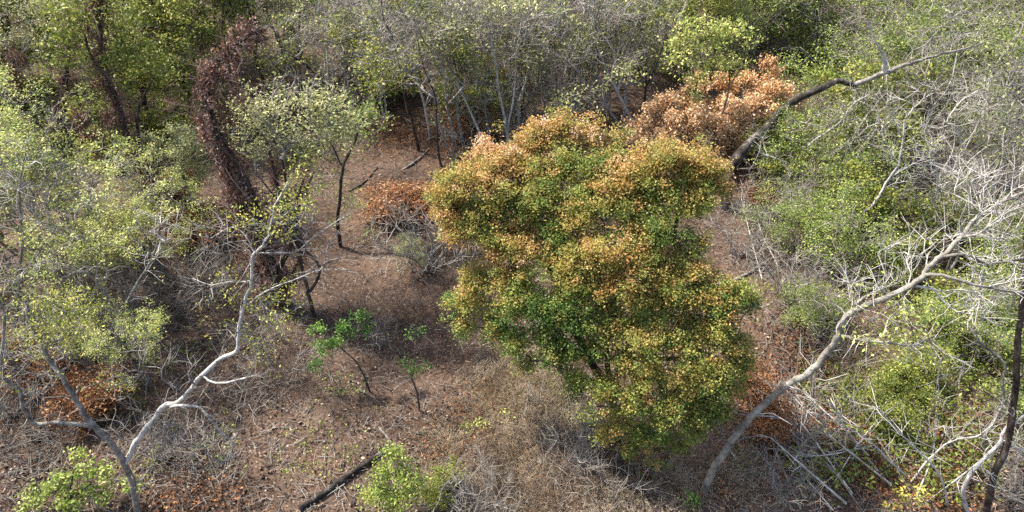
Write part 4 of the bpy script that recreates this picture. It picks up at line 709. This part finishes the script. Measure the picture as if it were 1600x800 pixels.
def brush():
    rng = np.random.default_rng(73)
    def brushpatch(pp, n, h, r, mat, name, lab, upz=.8, bend=.4):
        g = Geo(); x, y = patch(pp, n, rng); z = gh(x, y); P = np.stack([x, y, z], 1); D = rng.normal(size=(n_ := len(x), 3))*np.array([.6, .6, .3])+np.array([0, 0, upz]); D[:, 2] = abs(D[:, 2])
        M1, E = g.twigs(P, D, h*rng.uniform(.4, 1.3, n_), r, rng, bend)
        k = 2; P2 = np.repeat(M1, k, 0); D2 = np.repeat(norm(E-P), k, 0)+rng.normal(size=(len(P2), 3))*.6; g.twigs(P2, D2, h*.5*rng.uniform(.4, 1.2, len(P2)), r*.7, rng, bend)
        tag(part(name, g, M[mat], None, (0, 0, 0)), kind='stuff', label=lab)
    brushpatch([(300, 740, 1.), (900, 720, .8), (970, 760, .6), (860, 650, .6), (720, 780, .7), (470, 580, .6), (400, 620, .8), (60, 700, 1.3), (150, 560, 1.3), (40, 560, 1.3), (230, 480, 1.3), (300, 430, 1.), (1450, 700, .5), (1400, 400, 1.5), (1500, 350, 1.8), (1560, 480, 1.4), (1230, 440, 1.), (1300, 580, 1.2), (1460, 260, 1.8), (1570, 220, 2.)],
        2000, .8, .008, 'twig', 'dead_brush', 'tangle of thin grey dead stems', .7, .25)
    brushpatch([(820, 600, .7), (780, 570, .6), (830, 650, .7), (760, 620, .6), (820, 620, .7), (870, 660, .6), (790, 690, .7), (720, 740, .8), (860, 740, .8), (960, 770, .7), (1060, 760, .6), (800, 780, .8), (1350, 570, .8), (1440, 590, .8), (690, 690, .5), (840, 570, .5), (1170, 740, .6)],
        12000, .26, .0036, 'straw', 'dry_grass', 'straw coloured dry grass and fine stems', .45, .6)
    brushpatch([(480, 610, .6), (430, 580, .7), (700, 560, .6), (540, 640, .5), (860, 760, .7), (960, 740, .6), (780, 740, .7), (680, 400, .7), (600, 500, .9), (560, 480, .6), (640, 480, .6), (600, 570, .6), (680, 450, .8), (320, 400, .9), (380, 480, .8), (270, 640, .8), (360, 620, .6), (480, 350, 1.)],
        4600, .4, .0032, 'browntwig', 'brown_stems', 'fine reddish brown dead stems', .8, .6)
brush()
def cover():
    rng = np.random.default_rng(74)
    for mat, name, lab, pp, n, sz in (
        ('olive', 'ground_cover', 'low green plants covering the slope', [(1330, 730, .7), (1400, 660, 1.), (1270, 740, .5), (1460, 760, .6), (1540, 700, .6), (1400, 620, 1.2), (1300, 620, .8), (1450, 570, 1.), (1480, 480, 1.2), (1380, 400, 1.2), (1260, 470, .9), (1300, 330, 1.4), (1500, 200, 2.2), (1340, 120, 2.2), (1560, 100, 2.2), (1250, 60, 2.4), (1400, 700, .6), (1560, 600, .8), (1500, 720, .6), (60, 260, 1.5), (200, 150, 2.2), (60, 80, 2.4), (330, 80, 2.2), (480, 250, .9), (1540, 330, 1.4)], 60000, .07),
        ('lime', 'weeds', 'sparse yellow green weeds', [(140, 560, 1.), (200, 640, .8), (90, 440, 1.4), (180, 400, 1.2), (260, 560, .8), (540, 600, .6), (570, 370, .5), (580, 790, .4), (850, 590, .5), (830, 560, .4), (350, 690, .7), (500, 710, .8), (1150, 730, .4), (1420, 640, 1.), (1240, 720, .5), (780, 200, 1.2), (560, 320, .6), (900, 660, .6), (870, 600, .5), (960, 720, .5), (1020, 730, .5)], 5500, .05)):
        x, y = patch(pp, n//8, rng); P = np.stack([x, y, gh(x, y)+rng.uniform(.02, .3, len(x))*(1 if name == 'ground_cover' else .5)], 1)
        P = np.repeat(P, 8, 0)+rng.normal(size=(len(x)*8, 3))*np.array([.07, .07, .03]); P[:, 2] = np.maximum(P[:, 2], gh(P[:, 0], P[:, 1])+.01)
        g = Geo(); g.leaves(P, sz, rng, 1., np.clip(.45+rng.normal(size=len(P))*.1, 0, 1), .5); tag(part(name, g, M[mat], None, (0, 0, 0)), kind='stuff', label=lab)
cover()
